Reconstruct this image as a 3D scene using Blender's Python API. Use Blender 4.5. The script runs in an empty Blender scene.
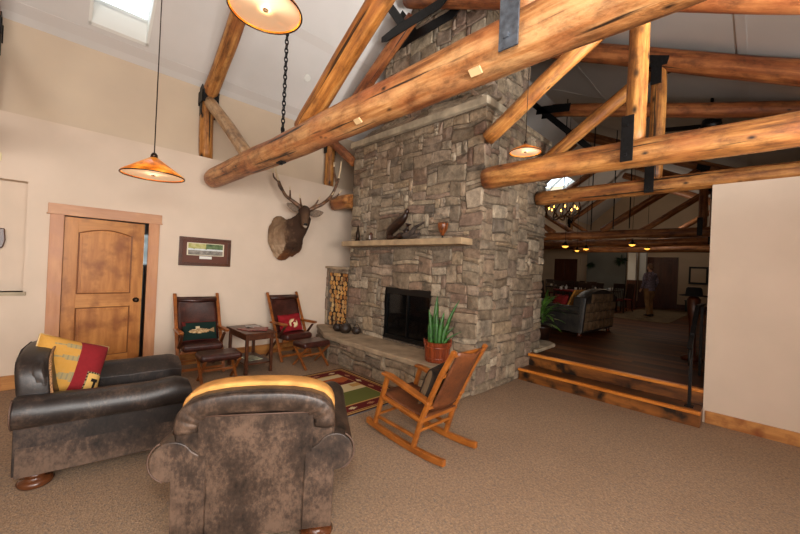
import bpy, math, random
from mathutils import Vector, Matrix, noise
random.seed(7)
PI = math.pi
C = bpy.context.scene.collection
sc = bpy.context.scene

# ------------------------------------------------------------------ materials
def lin(c):
    return tuple(((x/255.0)/12.92 if x/255.0 <= .04045 else (((x/255.0)+.055)/1.055)**2.4) for x in c)
def rgba(c): return (*lin(c), 1.0)

def nodes(name):
    m = bpy.data.materials.new(name); m.use_nodes = True
    nt = m.node_tree; b = nt.nodes['Principled BSDF']
    return m, nt, b
def N(nt, t, **kw):
    n = nt.nodes.new(t)
    for k, v in kw.items():
        if k in n.inputs: n.inputs[k].default_value = v
        else: setattr(n, k, v)
    return n
def ramp(nt, stops, fac=None, interp='LINEAR'):
    r = nt.nodes.new('ShaderNodeValToRGB'); r.color_ramp.interpolation = interp
    e = r.color_ramp.elements
    while len(e) < len(stops): e.new(0.5)
    for i, (p, c) in enumerate(stops):
        e[i].position = p; e[i].color = rgba(c)
    if fac is not None: nt.links.new(fac, r.inputs[0])
    return r
def coord(nt, kind='Object', scale=(1, 1, 1)):
    t = nt.nodes.new('ShaderNodeTexCoord'); mp = nt.nodes.new('ShaderNodeMapping')
    mp.inputs['Scale'].default_value = scale
    nt.links.new(t.outputs[kind], mp.inputs[0]); return mp.outputs[0]
def mix(nt, a, b, fac, mode='MIX'):
    m = nt.nodes.new('ShaderNodeMix'); m.data_type = 'RGBA'; m.blend_type = mode
    for s, i in ((a, 6), (b, 7)):
        if isinstance(s, tuple): m.inputs[i].default_value = s
        else: nt.links.new(s, m.inputs[i])
    if isinstance(fac, (int, float)): m.inputs[0].default_value = fac
    else: nt.links.new(fac, m.inputs[0])
    return m.outputs[2]
def bump(nt, b, h, strength=.3, dist=.01):
    n = nt.nodes.new('ShaderNodeBump'); n.inputs['Strength'].default_value = strength
    n.inputs['Distance'].default_value = dist
    nt.links.new(h, n.inputs['Height']); nt.links.new(n.outputs[0], b.inputs['Normal'])
def plain(name, c, rough=.6, metal=0, nscale=0, namt=.12, bstr=0, spec=.5):
    m, nt, b = nodes(name)
    b.inputs['Roughness'].default_value = rough; b.inputs['Metallic'].default_value = metal
    b.inputs['Specular IOR Level'].default_value = spec
    if nscale:
        n = N(nt, 'ShaderNodeTexNoise', Scale=nscale, Detail=5); nt.links.new(coord(nt), n.inputs[0])
        dk = tuple(int(x*(1-namt*2)) for x in c); lt = tuple(min(255, int(x*(1+namt))) for x in c)
        r = ramp(nt, [(.3, dk), (.7, lt)], n.outputs[0]); nt.links.new(r.outputs[0], b.inputs['Base Color'])
        if bstr: bump(nt, b, n.outputs[0], bstr)
    else: b.inputs['Base Color'].default_value = rgba(c)
    return m
def emis(name, c, s):
    m, nt, b = nodes(name)
    b.inputs['Base Color'].default_value = rgba(c); b.inputs['Emission Color'].default_value = rgba(c)
    b.inputs['Emission Strength'].default_value = s; return m
def colattr(name, rough=.85, bscale=0, bstr=.3):
    m, nt, b = nodes(name); a = N(nt, 'ShaderNodeVertexColor'); a.layer_name = 'Col'
    nt.links.new(a.outputs[0], b.inputs['Base Color']); b.inputs['Roughness'].default_value = rough
    b.inputs['Specular IOR Level'].default_value = .25
    if bscale:
        n = N(nt, 'ShaderNodeTexNoise', Scale=bscale, Detail=3); nt.links.new(coord(nt), n.inputs[0]); bump(nt, b, n.outputs[0], bstr, .004)
    return m

def log_mat(name, dark, mid, light, knots=.5, red=None, rough=.5):
    m, nt, b = nodes(name)
    oi = N(nt, 'ShaderNodeObjectInfo')
    t = nt.nodes.new('ShaderNodeTexCoord'); add = N(nt, 'ShaderNodeVectorMath', operation='ADD')
    nt.links.new(t.outputs['Object'], add.inputs[0])
    mul = N(nt, 'ShaderNodeVectorMath', operation='SCALE'); mul.inputs[0].default_value = (7, 3, 11)
    nt.links.new(oi.outputs['Random'], mul.inputs['Scale']); nt.links.new(mul.outputs[0], add.inputs[1])
    def mp(s):
        q = nt.nodes.new('ShaderNodeMapping'); q.inputs['Scale'].default_value = s; nt.links.new(add.outputs[0], q.inputs[0]); return q.outputs[0]
    g = N(nt, 'ShaderNodeTexNoise', Scale=1.0, Detail=8, Roughness=.65); nt.links.new(mp((16, 16, 1.2)), g.inputs[0])
    base = ramp(nt, [(.34, dark), (.47, mid), (.60, light)], g.outputs[0]).outputs[0]
    if red:
        p = N(nt, 'ShaderNodeTexNoise', Scale=1.0, Detail=4); nt.links.new(mp((4, 4, 2.2)), p.inputs[0])
        pr = N(nt, 'ShaderNodeMapRange'); nt.links.new(p.outputs[0], pr.inputs[0]); pr.inputs[1].default_value = .45; pr.inputs[2].default_value = .68
        sc_ = N(nt, 'ShaderNodeMath', operation='MULTIPLY'); nt.links.new(pr.outputs[0], sc_.inputs[0]); sc_.inputs[1].default_value = .65
        base = mix(nt, base, rgba(red), sc_.outputs[0])
    q = N(nt, 'ShaderNodeTexNoise', Scale=1.0, Detail=6, Roughness=.7); nt.links.new(mp((9, 9, 5)), q.inputs[0])
    qr = ramp(nt, [(.34, (120, 96, 84)), (.5, (226, 214, 204)), (.66, (255, 250, 240))], q.outputs[0])
    base = mix(nt, base, qr.outputs[0], .75, 'MULTIPLY')
    # dark checks running along the grain
    c = N(nt, 'ShaderNodeTexNoise', Scale=1.0, Detail=3, Roughness=.5); nt.links.new(mp((22, 22, .7)), c.inputs[0])
    cr = N(nt, 'ShaderNodeMapRange'); nt.links.new(c.outputs[0], cr.inputs[0]); cr.inputs[1].default_value = .67-.06*knots; cr.inputs[2].default_value = .72-.05*knots
    base = mix(nt, base, rgba(tuple(int(x*.38) for x in dark)), cr.outputs[0])
    v = N(nt, 'ShaderNodeTexVoronoi', Scale=1.0); nt.links.new(mp((7.5, 7.5, 4.2)), v.inputs[0])
    vr = N(nt, 'ShaderNodeMapRange'); nt.links.new(v.outputs[0], vr.inputs[0])
    vr.inputs[1].default_value = .09+.10*knots; vr.inputs[2].default_value = .01+.04*knots
    base = mix(nt, base, rgba((38, 20, 10)), vr.outputs[0])
    nt.links.new(base, b.inputs['Base Color']); b.inputs['Roughness'].default_value = rough
    bump(nt, b, q.outputs[0], .6, .02); return m

def wood_mat(name, dark, light, sc_=(2, 30, 30), rough=.45, blotch=None):
    m, nt, b = nodes(name)
    g = N(nt, 'ShaderNodeTexNoise', Scale=1.0, Detail=6, Roughness=.6); nt.links.new(coord(nt, 'Object', sc_), g.inputs[0])
    base = ramp(nt, [(.3, dark), (.7, light)], g.outputs[0]).outputs[0]
    if blotch:
        p = N(nt, 'ShaderNodeTexNoise', Scale=blotch[1], Detail=4); nt.links.new(coord(nt), p.inputs[0])
        pr = N(nt, 'ShaderNodeMapRange'); nt.links.new(p.outputs[0], pr.inputs[0]); pr.inputs[1].default_value = .5; pr.inputs[2].default_value = .66
        base = mix(nt, base, rgba(blotch[0]), pr.outputs[0])
    nt.links.new(base, b.inputs['Base Color']); b.inputs['Roughness'].default_value = rough
    bump(nt, b, g.outputs[0], .15, .004); return m

def leather(name, dark, mid, hi, scale=6, rough=.42, lo=.38, hi_p=.62):
    m, nt, b = nodes(name)
    n = N(nt, 'ShaderNodeTexNoise', Scale=scale, Detail=9, Roughness=.68); nt.links.new(coord(nt), n.inputs[0])
    f = N(nt, 'ShaderNodeTexNoise', Scale=scale*14, Detail=4, Roughness=.7); nt.links.new(coord(nt, 'Object', (1, 1, .6)), f.inputs[0])
    mx = N(nt, 'ShaderNodeMath', operation='MULTIPLY_ADD'); nt.links.new(f.outputs[0], mx.inputs[0]); mx.inputs[1].default_value = .45
    sb = N(nt, 'ShaderNodeMath', operation='SUBTRACT'); nt.links.new(n.outputs[0], sb.inputs[0]); sb.inputs[1].default_value = .22
    nt.links.new(sb.outputs[0], mx.inputs[2])
    r = ramp(nt, [(lo, dark), ((lo+hi_p)/2, mid), (hi_p, hi)], mx.outputs[0])
    nt.links.new(r.outputs[0], b.inputs['Base Color']); b.inputs['Roughness'].default_value = rough
    bump(nt, b, mx.outputs[0], .25, .005); return m

def stone_mat(name, cols, fine=9, tint=None):
    m, nt, b = nodes(name)
    g = N(nt, 'ShaderNodeNewGeometry')
    r = ramp(nt, [(i/max(1, len(cols)-1), c) for i, c in enumerate(cols)], g.outputs['Random Per Island'])
    n = N(nt, 'ShaderNodeTexNoise', Scale=fine, Detail=9, Roughness=.7); nt.links.new(coord(nt), n.inputs[0])
    r2 = ramp(nt, [(.3, (104, 98, 90)), (.48, (196, 190, 180)), (.68, (255, 250, 240))], n.outputs[0])
    base = mix(nt, r.outputs[0], r2.outputs[0], .8, 'MULTIPLY')
    p = N(nt, 'ShaderNodeTexNoise', Scale=3.1, Detail=6, Roughness=.7); nt.links.new(coord(nt), p.inputs[0])
    pr = N(nt, 'ShaderNodeMapRange'); nt.links.new(p.outputs[0], pr.inputs[0]); pr.inputs[1].default_value = .56; pr.inputs[2].default_value = .74
    base = mix(nt, base, rgba((66, 60, 54)), pr.outputs[0])
    nt.links.new(base, b.inputs['Base Color']); b.inputs['Roughness'].default_value = .85
    b.inputs['Specular IOR Level'].default_value = .25
    bump(nt, b, n.outputs[0], .8, .02); return m

def plank_mat(name, cols, axis, pw, rough, seam=(15, 8, 4), grain_along=1.0):
    """planks of width pw; axis: which object axis the boards run along"""
    m, nt, b = nodes(name)
    t = nt.nodes.new('ShaderNodeTexCoord'); s = N(nt, 'ShaderNodeSeparateXYZ'); nt.links.new(t.outputs['Object'], s.inputs[0])
    cross = s.outputs[1 if axis == 0 else 0]; along = s.outputs[axis]
    d = N(nt, 'ShaderNodeMath', operation='DIVIDE'); nt.links.new(cross, d.inputs[0]); d.inputs[1].default_value = pw
    fl = N(nt, 'ShaderNodeMath', operation='FLOOR'); nt.links.new(d.outputs[0], fl.inputs[0])
    fr = N(nt, 'ShaderNodeMath', operation='FRACT'); nt.links.new(d.outputs[0], fr.inputs[0])
    wn = N(nt, 'ShaderNodeTexWhiteNoise', noise_dimensions='1D'); nt.links.new(fl.outputs[0], wn.inputs['W'])
    a2 = N(nt, 'ShaderNodeMath', operation='MULTIPLY_ADD'); nt.links.new(wn.outputs[0], a2.inputs[0]); a2.inputs[1].default_value = 2.3; nt.links.new(along, a2.inputs[2])
    d2 = N(nt, 'ShaderNodeMath', operation='DIVIDE'); nt.links.new(a2.outputs[0], d2.inputs[0]); d2.inputs[1].default_value = 1.9
    fl2 = N(nt, 'ShaderNodeMath', operation='FLOOR'); nt.links.new(d2.outputs[0], fl2.inputs[0])
    cmb = N(nt, 'ShaderNodeCombineXYZ'); nt.links.new(fl.outputs[0], cmb.inputs[0]); nt.links.new(fl2.outputs[0], cmb.inputs[1])
    w2 = N(nt, 'ShaderNodeTexWhiteNoise', noise_dimensions='3D'); nt.links.new(cmb.outputs[0], w2.inputs[0])
    r = ramp(nt, [(i/(len(cols)-1), c) for i, c in enumerate(cols)], w2.outputs[0])
    scl = (1.2, 22, 22) if axis == 0 else (22, 1.2, 22)
    g = N(nt, 'ShaderNodeTexNoise', Scale=1.0, Detail=7, Roughness=.65); nt.links.new(coord(nt, 'Object', scl), g.inputs[0])
    gr = ramp(nt, [(.25, (90, 80, 75)), (.6, (235, 225, 215))], g.outputs[0])
    base = mix(nt, r.outputs[0], gr.outputs[0], .75, 'MULTIPLY')
    lt = N(nt, 'ShaderNodeMath', operation='LESS_THAN'); nt.links.new(fr.outputs[0], lt.inputs[0]); lt.inputs[1].default_value = .035
    base = mix(nt, base, rgba(seam), lt.outputs[0])
    nt.links.new(base, b.inputs['Base Color']); b.inputs['Roughness'].default_value = rough
    b.inputs['Specular IOR Level'].default_value = .1
    bump(nt, b, g.outputs[0], .12, .004); return m

def carpet_mat():
    m, nt, b = nodes('carpet_loop')
    v = N(nt, 'ShaderNodeTexVoronoi', Scale=1.0); nt.links.new(coord(nt, 'Object', (105, 85, 1)), v.inputs[0])
    n = N(nt, 'ShaderNodeTexNoise', Scale=1.4, Detail=4); nt.links.new(coord(nt), n.inputs[0])
    f = N(nt, 'ShaderNodeTexNoise', Scale=60, Detail=3, Roughness=.8); nt.links.new(coord(nt), f.inputs[0])
    wn = ramp(nt, [(0, (138, 128, 120)), (.3, (164, 142, 120)), (.65, (176, 152, 128)), (1, (188, 160, 130))], None)
    nt.links.new(v.outputs['Color'], wn.inputs[0])
    r2 = ramp(nt, [(.3, (196, 186, 180)), (.7, (255, 250, 245))], f.outputs[0])
    base = mix(nt, wn.outputs[0], r2.outputs[0], .8, 'MULTIPLY')
    r3 = ramp(nt, [(.3, (238, 236, 234)), (.7, (255, 255, 255))], n.outputs[0])
    base = mix(nt, base, r3.outputs[0], .6, 'MULTIPLY')
    nt.links.new(base, b.inputs['Base Color']); b.inputs['Roughness'].default_value = .95
    b.inputs['Specular IOR Level'].default_value = .1
    bump(nt, b, v.outputs['Distance'], .6, .006); return m

M = {}
M['wall'] = plain('wall_plaster', (217, 197, 177), .75, nscale=2.2, namt=.012, spec=.25)
M['wall_up'] = plain('upper_wall_plaster', (206, 186, 162), .8, nscale=2, namt=.012, spec=.2)
M['wall_far'] = plain('far_wall_plaster', (205, 180, 150), .8, nscale=2, namt=.015, spec=.2)
M['wall_grey'] = plain('far_wall_grey_green', (112, 112, 106), .85, nscale=2, namt=.03, spec=.2)
M['ceil'] = plain('ceiling_panel', (214, 208, 202), .85, nscale=1.6, namt=.012, spec=.2)
M['batten'] = plain('ceiling_batten', (206, 199, 192), .8)
M['carpet'] = carpet_mat()
M['log'] = log_mat('peeled_log', (106, 66, 32), (170, 112, 56), (206, 152, 88), .6, (162, 94, 52))
M['log_hi'] = log_mat('peeled_log_pale_orange', (132, 84, 46), (190, 132, 78), (220, 172, 118), .45, (190, 108, 62))
M['log_or'] = log_mat('orange_log', (132, 80, 32), (188, 124, 56), (216, 158, 88), .4, (170, 98, 44))
M['log_dk'] = log_mat('brown_log', (104, 56, 28), (146, 86, 44), (176, 114, 66), .3, (128, 64, 34))
M['log_pale'] = log_mat('pale_grey_log', (150, 116, 78), (186, 152, 112), (206, 178, 142), .2)
M['log_knot'] = log_mat('knotty_post', (116, 70, 30), (176, 116, 52), (208, 150, 82), 1.6)
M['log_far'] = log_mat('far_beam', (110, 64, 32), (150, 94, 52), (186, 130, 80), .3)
M['iron'] = plain('black_iron', (26, 25, 26), .5, .6, 30, .2, .1)
M['iron_blue'] = plain('painted_steel_strap', (88, 94, 102), .45, .2, 25, .15, .1)
M['stone'] = stone_mat('field_stone', [(138, 122, 104), (176, 160, 140), (158, 134, 116), (200, 184, 160), (132, 122, 112), (188, 168, 142), (164, 152, 136), (150, 124, 110), (206, 192, 172), (146, 132, 114)])
M['mortar'] = plain('mortar', (112, 98, 82), .95, nscale=30, namt=.15, bstr=.5)
M['slab'] = plain('cap_stone', (176, 160, 136), .8, nscale=5, namt=.1, bstr=.4)
M['mantel'] = plain('mantel_stone', (178, 152, 118), .75, nscale=6, namt=.08, bstr=.3)
M['hearth'] = plain('hearth_stone', (168, 148, 122), .7, nscale=4, namt=.12, bstr=.4)
M['black'] = plain('black_metal', (14, 13, 13), .4, .3)
M['glassdk'] = plain('firebox_glass', (10, 9, 8), .08, 0)
M['alder'] = wood_mat('knotty_alder_door', (158, 94, 38), (206, 140, 70), (10, 10, 1.4), .4, ((142, 82, 32), 4))
M['alder_rail'] = wood_mat('knotty_alder_rail', (160, 98, 42), (208, 144, 74), (1.4, 10, 10), .4, ((146, 86, 36), 4))
M['trim'] = wood_mat('door_casing_wood', (168, 108, 66), (206, 150, 104), (9, 9, 1.3), .5, ((184, 130, 96), 3))
M['trim_h'] = wood_mat('casing_head_wood', (166, 112, 76), (206, 156, 114), (1.3, 9, 9), .5, ((180, 130, 98), 3))
M['base'] = wood_mat('baseboard_pine', (150, 92, 40), (206, 146, 78), (1.5, 2, 14), .45, ((120, 64, 26), 6))
M['base_y'] = wood_mat('baseboard_pine_side', (164, 102, 48), (220, 160, 90), (2, 1.5, 14), .45, ((138, 76, 32), 5))
M['nose'] = wood_mat('stair_nosing', (176, 96, 30), (226, 144, 58), (14, 1.5, 14), .35)
M['riser'] = wood_mat('rustic_riser', (66, 34, 14), (160, 98, 42), (4, 1.8, 9), .4, ((24, 14, 8), 5))
M['tread'] = wood_mat('dark_stair_tread', (46, 26, 14), (104, 62, 30), (12, 1.5, 3), .3, ((30, 16, 8), 3))
M['floor_far'] = plank_mat('dark_plank_floor', [(70, 36, 16), (104, 58, 26), (84, 44, 18), (140, 82, 36), (58, 30, 14)], 1, .14, .5)
M['leath'] = leather('distressed_brown_leather', (26, 20, 17), (58, 45, 37), (98, 78, 64), 3.0, .42, .34, .64)
M['leath_blk'] = leather('worn_black_leather', (22, 18, 17), (38, 31, 28), (80, 64, 54), 4, .42, .34, .7)
M['leath_red'] = leather('oxblood_leather', (34, 15, 12), (54, 25, 19), (86, 44, 34), 5, .3, .3, .68)
M['leath_tan'] = leather('saddle_leather', (62, 32, 16), (94, 50, 24), (122, 68, 34), 5, .5, .28, .68)
M['suede'] = plain('golden_suede', (206, 150, 84), .9, nscale=14, namt=.06, spec=.15)
M['piping'] = plain('leather_piping', (84, 62, 50), .6)
M['bun'] = wood_mat('turned_foot_wood', (58, 30, 16), (100, 56, 30), (6, 6, 12), .25)
M['oak'] = wood_mat('honey_oak', (124, 66, 20), (176, 104, 40), (5, 5, 9), .35)
M['walnut'] = wood_mat('reddish_brown_wood', (54, 27, 15), (94, 51, 28), (6, 6, 10), .35)
M['chairwood'] = wood_mat('chair_frame_wood', (104, 54, 20), (166, 96, 40), (6, 6, 10), .35)
M['mag_r'] = plain('magazine_cover_red', (128, 44, 36), .35, nscale=18, namt=.3)
M['mag_b'] = plain('magazine_cover_grey', (150, 150, 156), .3, nscale=22, namt=.3)
M['mag_g'] = plain('magazine_cover_pale', (172, 176, 150), .35, nscale=18, namt=.25)
M['col'] = colattr('woven_colours', .95, 160, .5)
M['pic'] = colattr('printed_picture', .4)
M['fur'] = colattr('elk_fur', .9, 90, .9)
M['antler'] = plain('antler_bone', (92, 62, 38), .5, nscale=14, namt=.3, bstr=.3)
M['antler_tip'] = plain('antler_tip_ivory', (206, 184, 150), .45)
M['white'] = plain('white_paint', (226, 224, 216), .5)
M['brass'] = plain('dark_bronze', (48, 34, 24), .35, .7)
M['pot'] = wood_mat('copper_brown_slats', (88, 34, 16), (146, 66, 32), (14, 14, 2), .28)
M['leaf'] = plain('snake_plant_leaf', (48, 94, 32), .45, nscale=26, namt=.2)
M['leaf2'] = plain('broad_leaf_green', (84, 124, 46), .45, nscale=8, namt=.15)
M['leafdk'] = plain('dark_foliage', (36, 60, 32), .6, nscale=8, namt=.2)
M['basket'] = plain('dark_woven_basket', (44, 30, 22), .5, nscale=40, namt=.3, bstr=.6)
M['ember'] = plain('charred_wood', (70, 58, 50), .9, nscale=14, namt=.3, bstr=.5)
M['darkwood'] = wood_mat('near_black_wood', (28, 16, 11), (52, 30, 19), (5, 5, 9), .35)
M['fardoor'] = wood_mat('mahogany_door', (62, 28, 12), (98, 48, 22), (8, 8, 1.3), .35)
M['skin'] = plain('skin', (198, 146, 118), .6)
M['hair'] = plain('grey_brown_hair', (120, 92, 72), .8)
M['shirt'] = plain('grey_purple_check_shirt', (122, 112, 128), .85, nscale=26, namt=.2)
M['khaki'] = plain('khaki_cotton', (140, 104, 66), .85, nscale=8, namt=.08)
M['shoe'] = plain('black_shoe_leather', (24, 20, 18), .45)
M['throw'] = plain('gold_throw', (178, 118, 42), .9, nscale=12, namt=.12)
M['redcloth'] = plain('red_fabric', (122, 30, 26), .9, nscale=12, namt=.15)
M['tuft'] = leather('quilted_brown_leather', (74, 54, 36), (120, 94, 68), (146, 118, 88), 9, .45, .3, .65)
M['sofa_leather'] = leather('slate_leather', (28, 27, 25), (44, 40, 36), (64, 58, 50), 5, .45, .3, .66)
M['greenbox'] = plain('dark_green_paint', (28, 38, 32), .5)
M['plate'] = plain('white_china', (220, 216, 210), .25)
M['rugfar'] = plain('tan_rug', (112, 92, 64), .95, nscale=6, namt=.15)
M['felt'] = plain('black_felt', (16, 15, 15), .9)
M['chip'] = plain('bare_cut_wood', (224, 190, 140), .6)
M['thermo'] = plain('cream_plastic', (224, 210, 160), .5)
M['endgrain'] = stone_mat('firewood_end', [(190, 130, 66), (214, 160, 94), (170, 108, 52), (226, 184, 124)], 16)
def fire_mat():
    m, nt, b = nodes('firewood_cut')
    oi = N(nt, 'ShaderNodeObjectInfo')
    r = ramp(nt, [(0, (206, 138, 66)), (.35, (240, 190, 112)), (.6, (184, 116, 52)), (.8, (250, 214, 150)), (1, (146, 90, 44))], oi.outputs['Random'])
    n = N(nt, 'ShaderNodeTexNoise', Scale=28, Detail=4); nt.links.new(coord(nt), n.inputs[0])
    r2 = ramp(nt, [(.3, (170, 160, 150)), (.7, (255, 250, 245))], n.outputs[0])
    nt.links.new(mix(nt, r.outputs[0], r2.outputs[0], .7, 'MULTIPLY'), b.inputs['Base Color']); b.inputs['Roughness'].default_value = .8
    return m
M['firewood'] = fire_mat()
M['bark'] = plain('firewood_bark', (74, 52, 36), .95, nscale=30, namt=.3, bstr=.5)
def mica():
    m, nt, b = nodes('amber_mica_shade')
    n = N(nt, 'ShaderNodeTexNoise', Scale=9, Detail=6, Roughness=.65); nt.links.new(coord(nt, 'Object', (1, 1, 2)), n.inputs[0])
    r = ramp(nt, [(.34, (128, 58, 12)), (.5, (214, 116, 24)), (.66, (246, 170, 66))], n.outputs[0])
    nt.links.new(r.outputs[0], b.inputs['Base Color']); nt.links.new(r.outputs[0], b.inputs['Emission Color'])
    b.inputs['Emission Strength'].default_value = MICA_E; b.inputs['Roughness'].default_value = .3; return m
MICA_E = .28
M['mica'] = mica()
M['mica_in'] = emis('lit_shade_inside', (248, 204, 158), .62)
M['bulb'] = emis('lit_bulb', (255, 236, 200), 40)
M['bulb_far'] = emis('far_lit_shade', (255, 178, 70), 2.6)
M['candle'] = emis('candle_bulb', (255, 180, 80), 9)

# ------------------------------------------------------------------ mesh builder
class MB:
    def __init__(s): s.v = []; s.f = []; s.col = None
    def add(s, vs, fs):
        o = len(s.v); s.v += [tuple(v) for v in vs]; s.f += [tuple(i+o for i in f) for f in fs]; return s
    def box(s, x0, x1, y0, y1, z0, z1, m=None):
        vs = [Vector((x, y, z)) for z in (z0, z1) for y in (y0, y1) for x in (x0, x1)]
        if m is not None: vs = [m @ v for v in vs]
        return s.add(vs, [(0, 2, 3, 1), (4, 5, 7, 6), (0, 1, 5, 4), (2, 6, 7, 3), (0, 4, 6, 2), (1, 3, 7, 5)])
    def bar(s, a, b, w, h, up=(0, 0, 1)):
        a = Vector(a); b = Vector(b); d = (b-a); L = d.length; d.normalize()
        u = Vector(up)
        if abs(d.dot(u)) > .98: u = Vector((0, 1, 0))
        x = d.cross(u).normalized(); z = x.cross(d).normalized()
        m = Matrix((( x.x, d.x, z.x, a.x), (x.y, d.y, z.y, a.y), (x.z, d.z, z.z, a.z), (0, 0, 0, 1)))
        return s.box(-w/2, w/2, 0, L, -h/2, h/2, m)
    def tube(s, pts, rad, n=10, caps=True, sy=1.0, upv=None):
        pts = [Vector(p) for p in pts]
        if not isinstance(rad, (list, tuple)): rad = [rad]*len(pts)
        prev = None; vs = []
        for i, p in enumerate(pts):
            d = (pts[min(i+1, len(pts)-1)]-pts[max(i-1, 0)]).normalized()
            if prev is None:
                u = Vector(upv) if upv else Vector((0, 0, 1))
                if abs(d.dot(u)) > .95: u = Vector((0, 1, 0))
                x = d.cross(u).normalized()
            else: x = (prev-d*prev.dot(d)).normalized()
            prev = x; y = d.cross(x).normalized()
            for k in range(n):
                a = 2*PI*k/n; r = rad[i]
                rx, ry = (r if not isinstance(r, tuple) else r[0]), (r*sy if not isinstance(r, tuple) else r[1])
                vs.append(p+x*math.cos(a)*rx+y*math.sin(a)*ry)
        fs = [(i*n+k, i*n+(k+1) % n, (i+1)*n+(k+1) % n, (i+1)*n+k) for i in range(len(pts)-1) for k in range(n)]
        if caps: fs += [tuple(range(n-1, -1, -1)), tuple((len(pts)-1)*n+k for k in range(n))]
        return s.add(vs, fs)
    def lathe(s, prof, n=24, c=(0, 0, 0), closed=False):
        vs = []; c = Vector(c)
        for r, z in prof:
            for k in range(n):
                a = 2*PI*k/n; vs.append((c.x+r*math.cos(a), c.y+r*math.sin(a), c.z+z))
        fs = [(i*n+k, i*n+(k+1) % n, (i+1)*n+(k+1) % n, (i+1)*n+k) for i in range(len(prof)-1) for k in range(n)]
        if not closed:
            if prof[0][0] > 1e-4: fs.append(tuple(range(n-1, -1, -1)))
            if prof[-1][0] > 1e-4: fs.append(tuple((len(prof)-1)*n+k for k in range(n)))
        return s.add(vs, fs)
    def prism(s, poly, lo, hi, plane='xz', m=None):
        def P(a, b, c):
            v = {'xz': (a, c, b), 'yz': (c, a, b), 'xy': (a, b, c)}[plane]
            return m @ Vector(v) if m is not None else Vector(v)
        n = len(poly); vs = [P(a, b, lo) for a, b in poly]+[P(a, b, hi) for a, b in poly]
        return s.add(vs, [tuple(range(n)), tuple(range(2*n-1, n-1, -1))]+[(i, i+n, (i+1) % n+n, (i+1) % n) for i in range(n)])
    def ball(s, c, r, n=12, m=8):
        rx, ry, rz = r if isinstance(r, (list, tuple)) else (r, r, r); vs = []
        for i in range(1, m):
            t = PI*i/m
            for k in range(n):
                a = 2*PI*k/n; vs.append((c[0]+rx*math.sin(t)*math.cos(a), c[1]+ry*math.sin(t)*math.sin(a), c[2]+rz*math.cos(t)))
        vs += [(c[0], c[1], c[2]+rz), (c[0], c[1], c[2]-rz)]
        fs = [(i*n+k, (i+1)*n+k, (i+1)*n+(k+1) % n, i*n+(k+1) % n) for i in range(m-2) for k in range(n)]
        t = (m-1)*n; fs += [(t, k, (k+1) % n) for k in range(n)]+[(t+1, (m-2)*n+(k+1) % n, (m-2)*n+k) for k in range(n)]
        return s.add(vs, fs)
    def grid(s, fn, nu, nv, colfn=None):
        vs = [fn(i/nu, j/nv) for j in range(nv+1) for i in range(nu+1)]
        fs = [(j*(nu+1)+i, j*(nu+1)+i+1, (j+1)*(nu+1)+i+1, (j+1)*(nu+1)+i) for j in range(nv) for i in range(nu)]
        if colfn:
            s.col = s.col or []
            while len(s.col) < len(s.f): s.col.append((120, 120, 120))
            s.col += [colfn((i+.5)/nu, (j+.5)/nv) for j in range(nv) for i in range(nu)]
        return s.add(vs, fs)
    def build(s, name, mat, parent=None, smooth=False, bevel=0, sub=0, loc=None, rotz=0, world=False, fix=True, remesh=0, solid=0):
        me = bpy.data.meshes.new(name)
        off = Vector((0, 0, 0))
        if world and parent is not None:
            q = parent
            while q is not None: off = off+q.matrix_basis.translation; q = q.parent
        elif world and loc is not None: off = Vector(loc)
        me.from_pydata([Vector(v)-off for v in s.v], [], s.f); me.update()
        if fix:
            import bmesh
            bm = bmesh.new(); bm.from_mesh(me); bmesh.ops.recalc_face_normals(bm, faces=bm.faces); bm.to_mesh(me); bm.free()
        if s.col:
            while len(s.col) < len(me.polygons): s.col.append((120, 120, 120))
            ca = me.color_attributes.new('Col', 'FLOAT_COLOR', 'CORNER')
            for p in me.polygons:
                c = rgba(s.col[p.index])
                for li in p.loop_indices: ca.data[li].color = c
        me.materials.append(mat)
        if smooth:
            for p in me.polygons: p.use_smooth = True
        o = bpy.data.objects.new(name, me); C.objects.link(o)
        if parent is not None: o.parent = parent
        elif loc is not None: o.location = loc
        if rotz: o.rotation_euler = (0, 0, rotz)
        if remesh:
            r = o.modifiers.new('r', 'REMESH'); r.mode = 'VOXEL'; r.voxel_size = remesh; r.use_smooth_shade = True
            k = o.modifiers.new('s', 'SMOOTH'); k.iterations = 3; k.factor = .5
        if solid:
            k = o.modifiers.new('t', 'SOLIDIFY'); k.thickness = solid; k.offset = 0
        if bevel:
            b = o.modifiers.new('b', 'BEVEL'); b.width = bevel; b.segments = 3; b.limit_method = 'ANGLE'; b.angle_limit = .6
            for p in me.polygons: p.use_smooth = True
            b.harden_normals = True
        if sub:
            k = o.modifiers.new('u', 'SUBSURF'); k.levels = sub; k.render_levels = sub
            for p in me.polygons: p.use_smooth = True
        return o
def tag(o, label, cat, group=None):
    o['label'] = label; o['category'] = cat
    if group: o['group'] = group
    return o
def thing(name, label, cat, loc=(0, 0, 0), rotz=0, group=None):
    o = bpy.data.objects.new(name, None); C.objects.link(o); o.empty_display_size = .1
    o.location = loc; o.rotation_euler = (0, 0, rotz)
    o.matrix_basis = Matrix.Translation(loc) @ Matrix.Rotation(rotz, 4, 'Z')
    return tag(o, label, cat, group)
def struct(name, mb, mat, **kw):
    o = mb.build(name, mat, **kw); o['kind'] = 'structure'; return o
def copy_tree(o, parent=None, depth=0):
    c = o.copy(); C.objects.link(c)
    if parent is not None: c.parent = parent
    for ch in KIDS(o): copy_tree(ch, c)
    return c
def KIDS(o): return [x for x in list(C.objects) if x.parent == o]
def dup(root, loc, rotz, label, group=None):
    c = copy_tree(root); c.location = loc; c.rotation_euler = (0, 0, rotz); c['label'] = label
    if group: c['group'] = group
    return c

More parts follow.
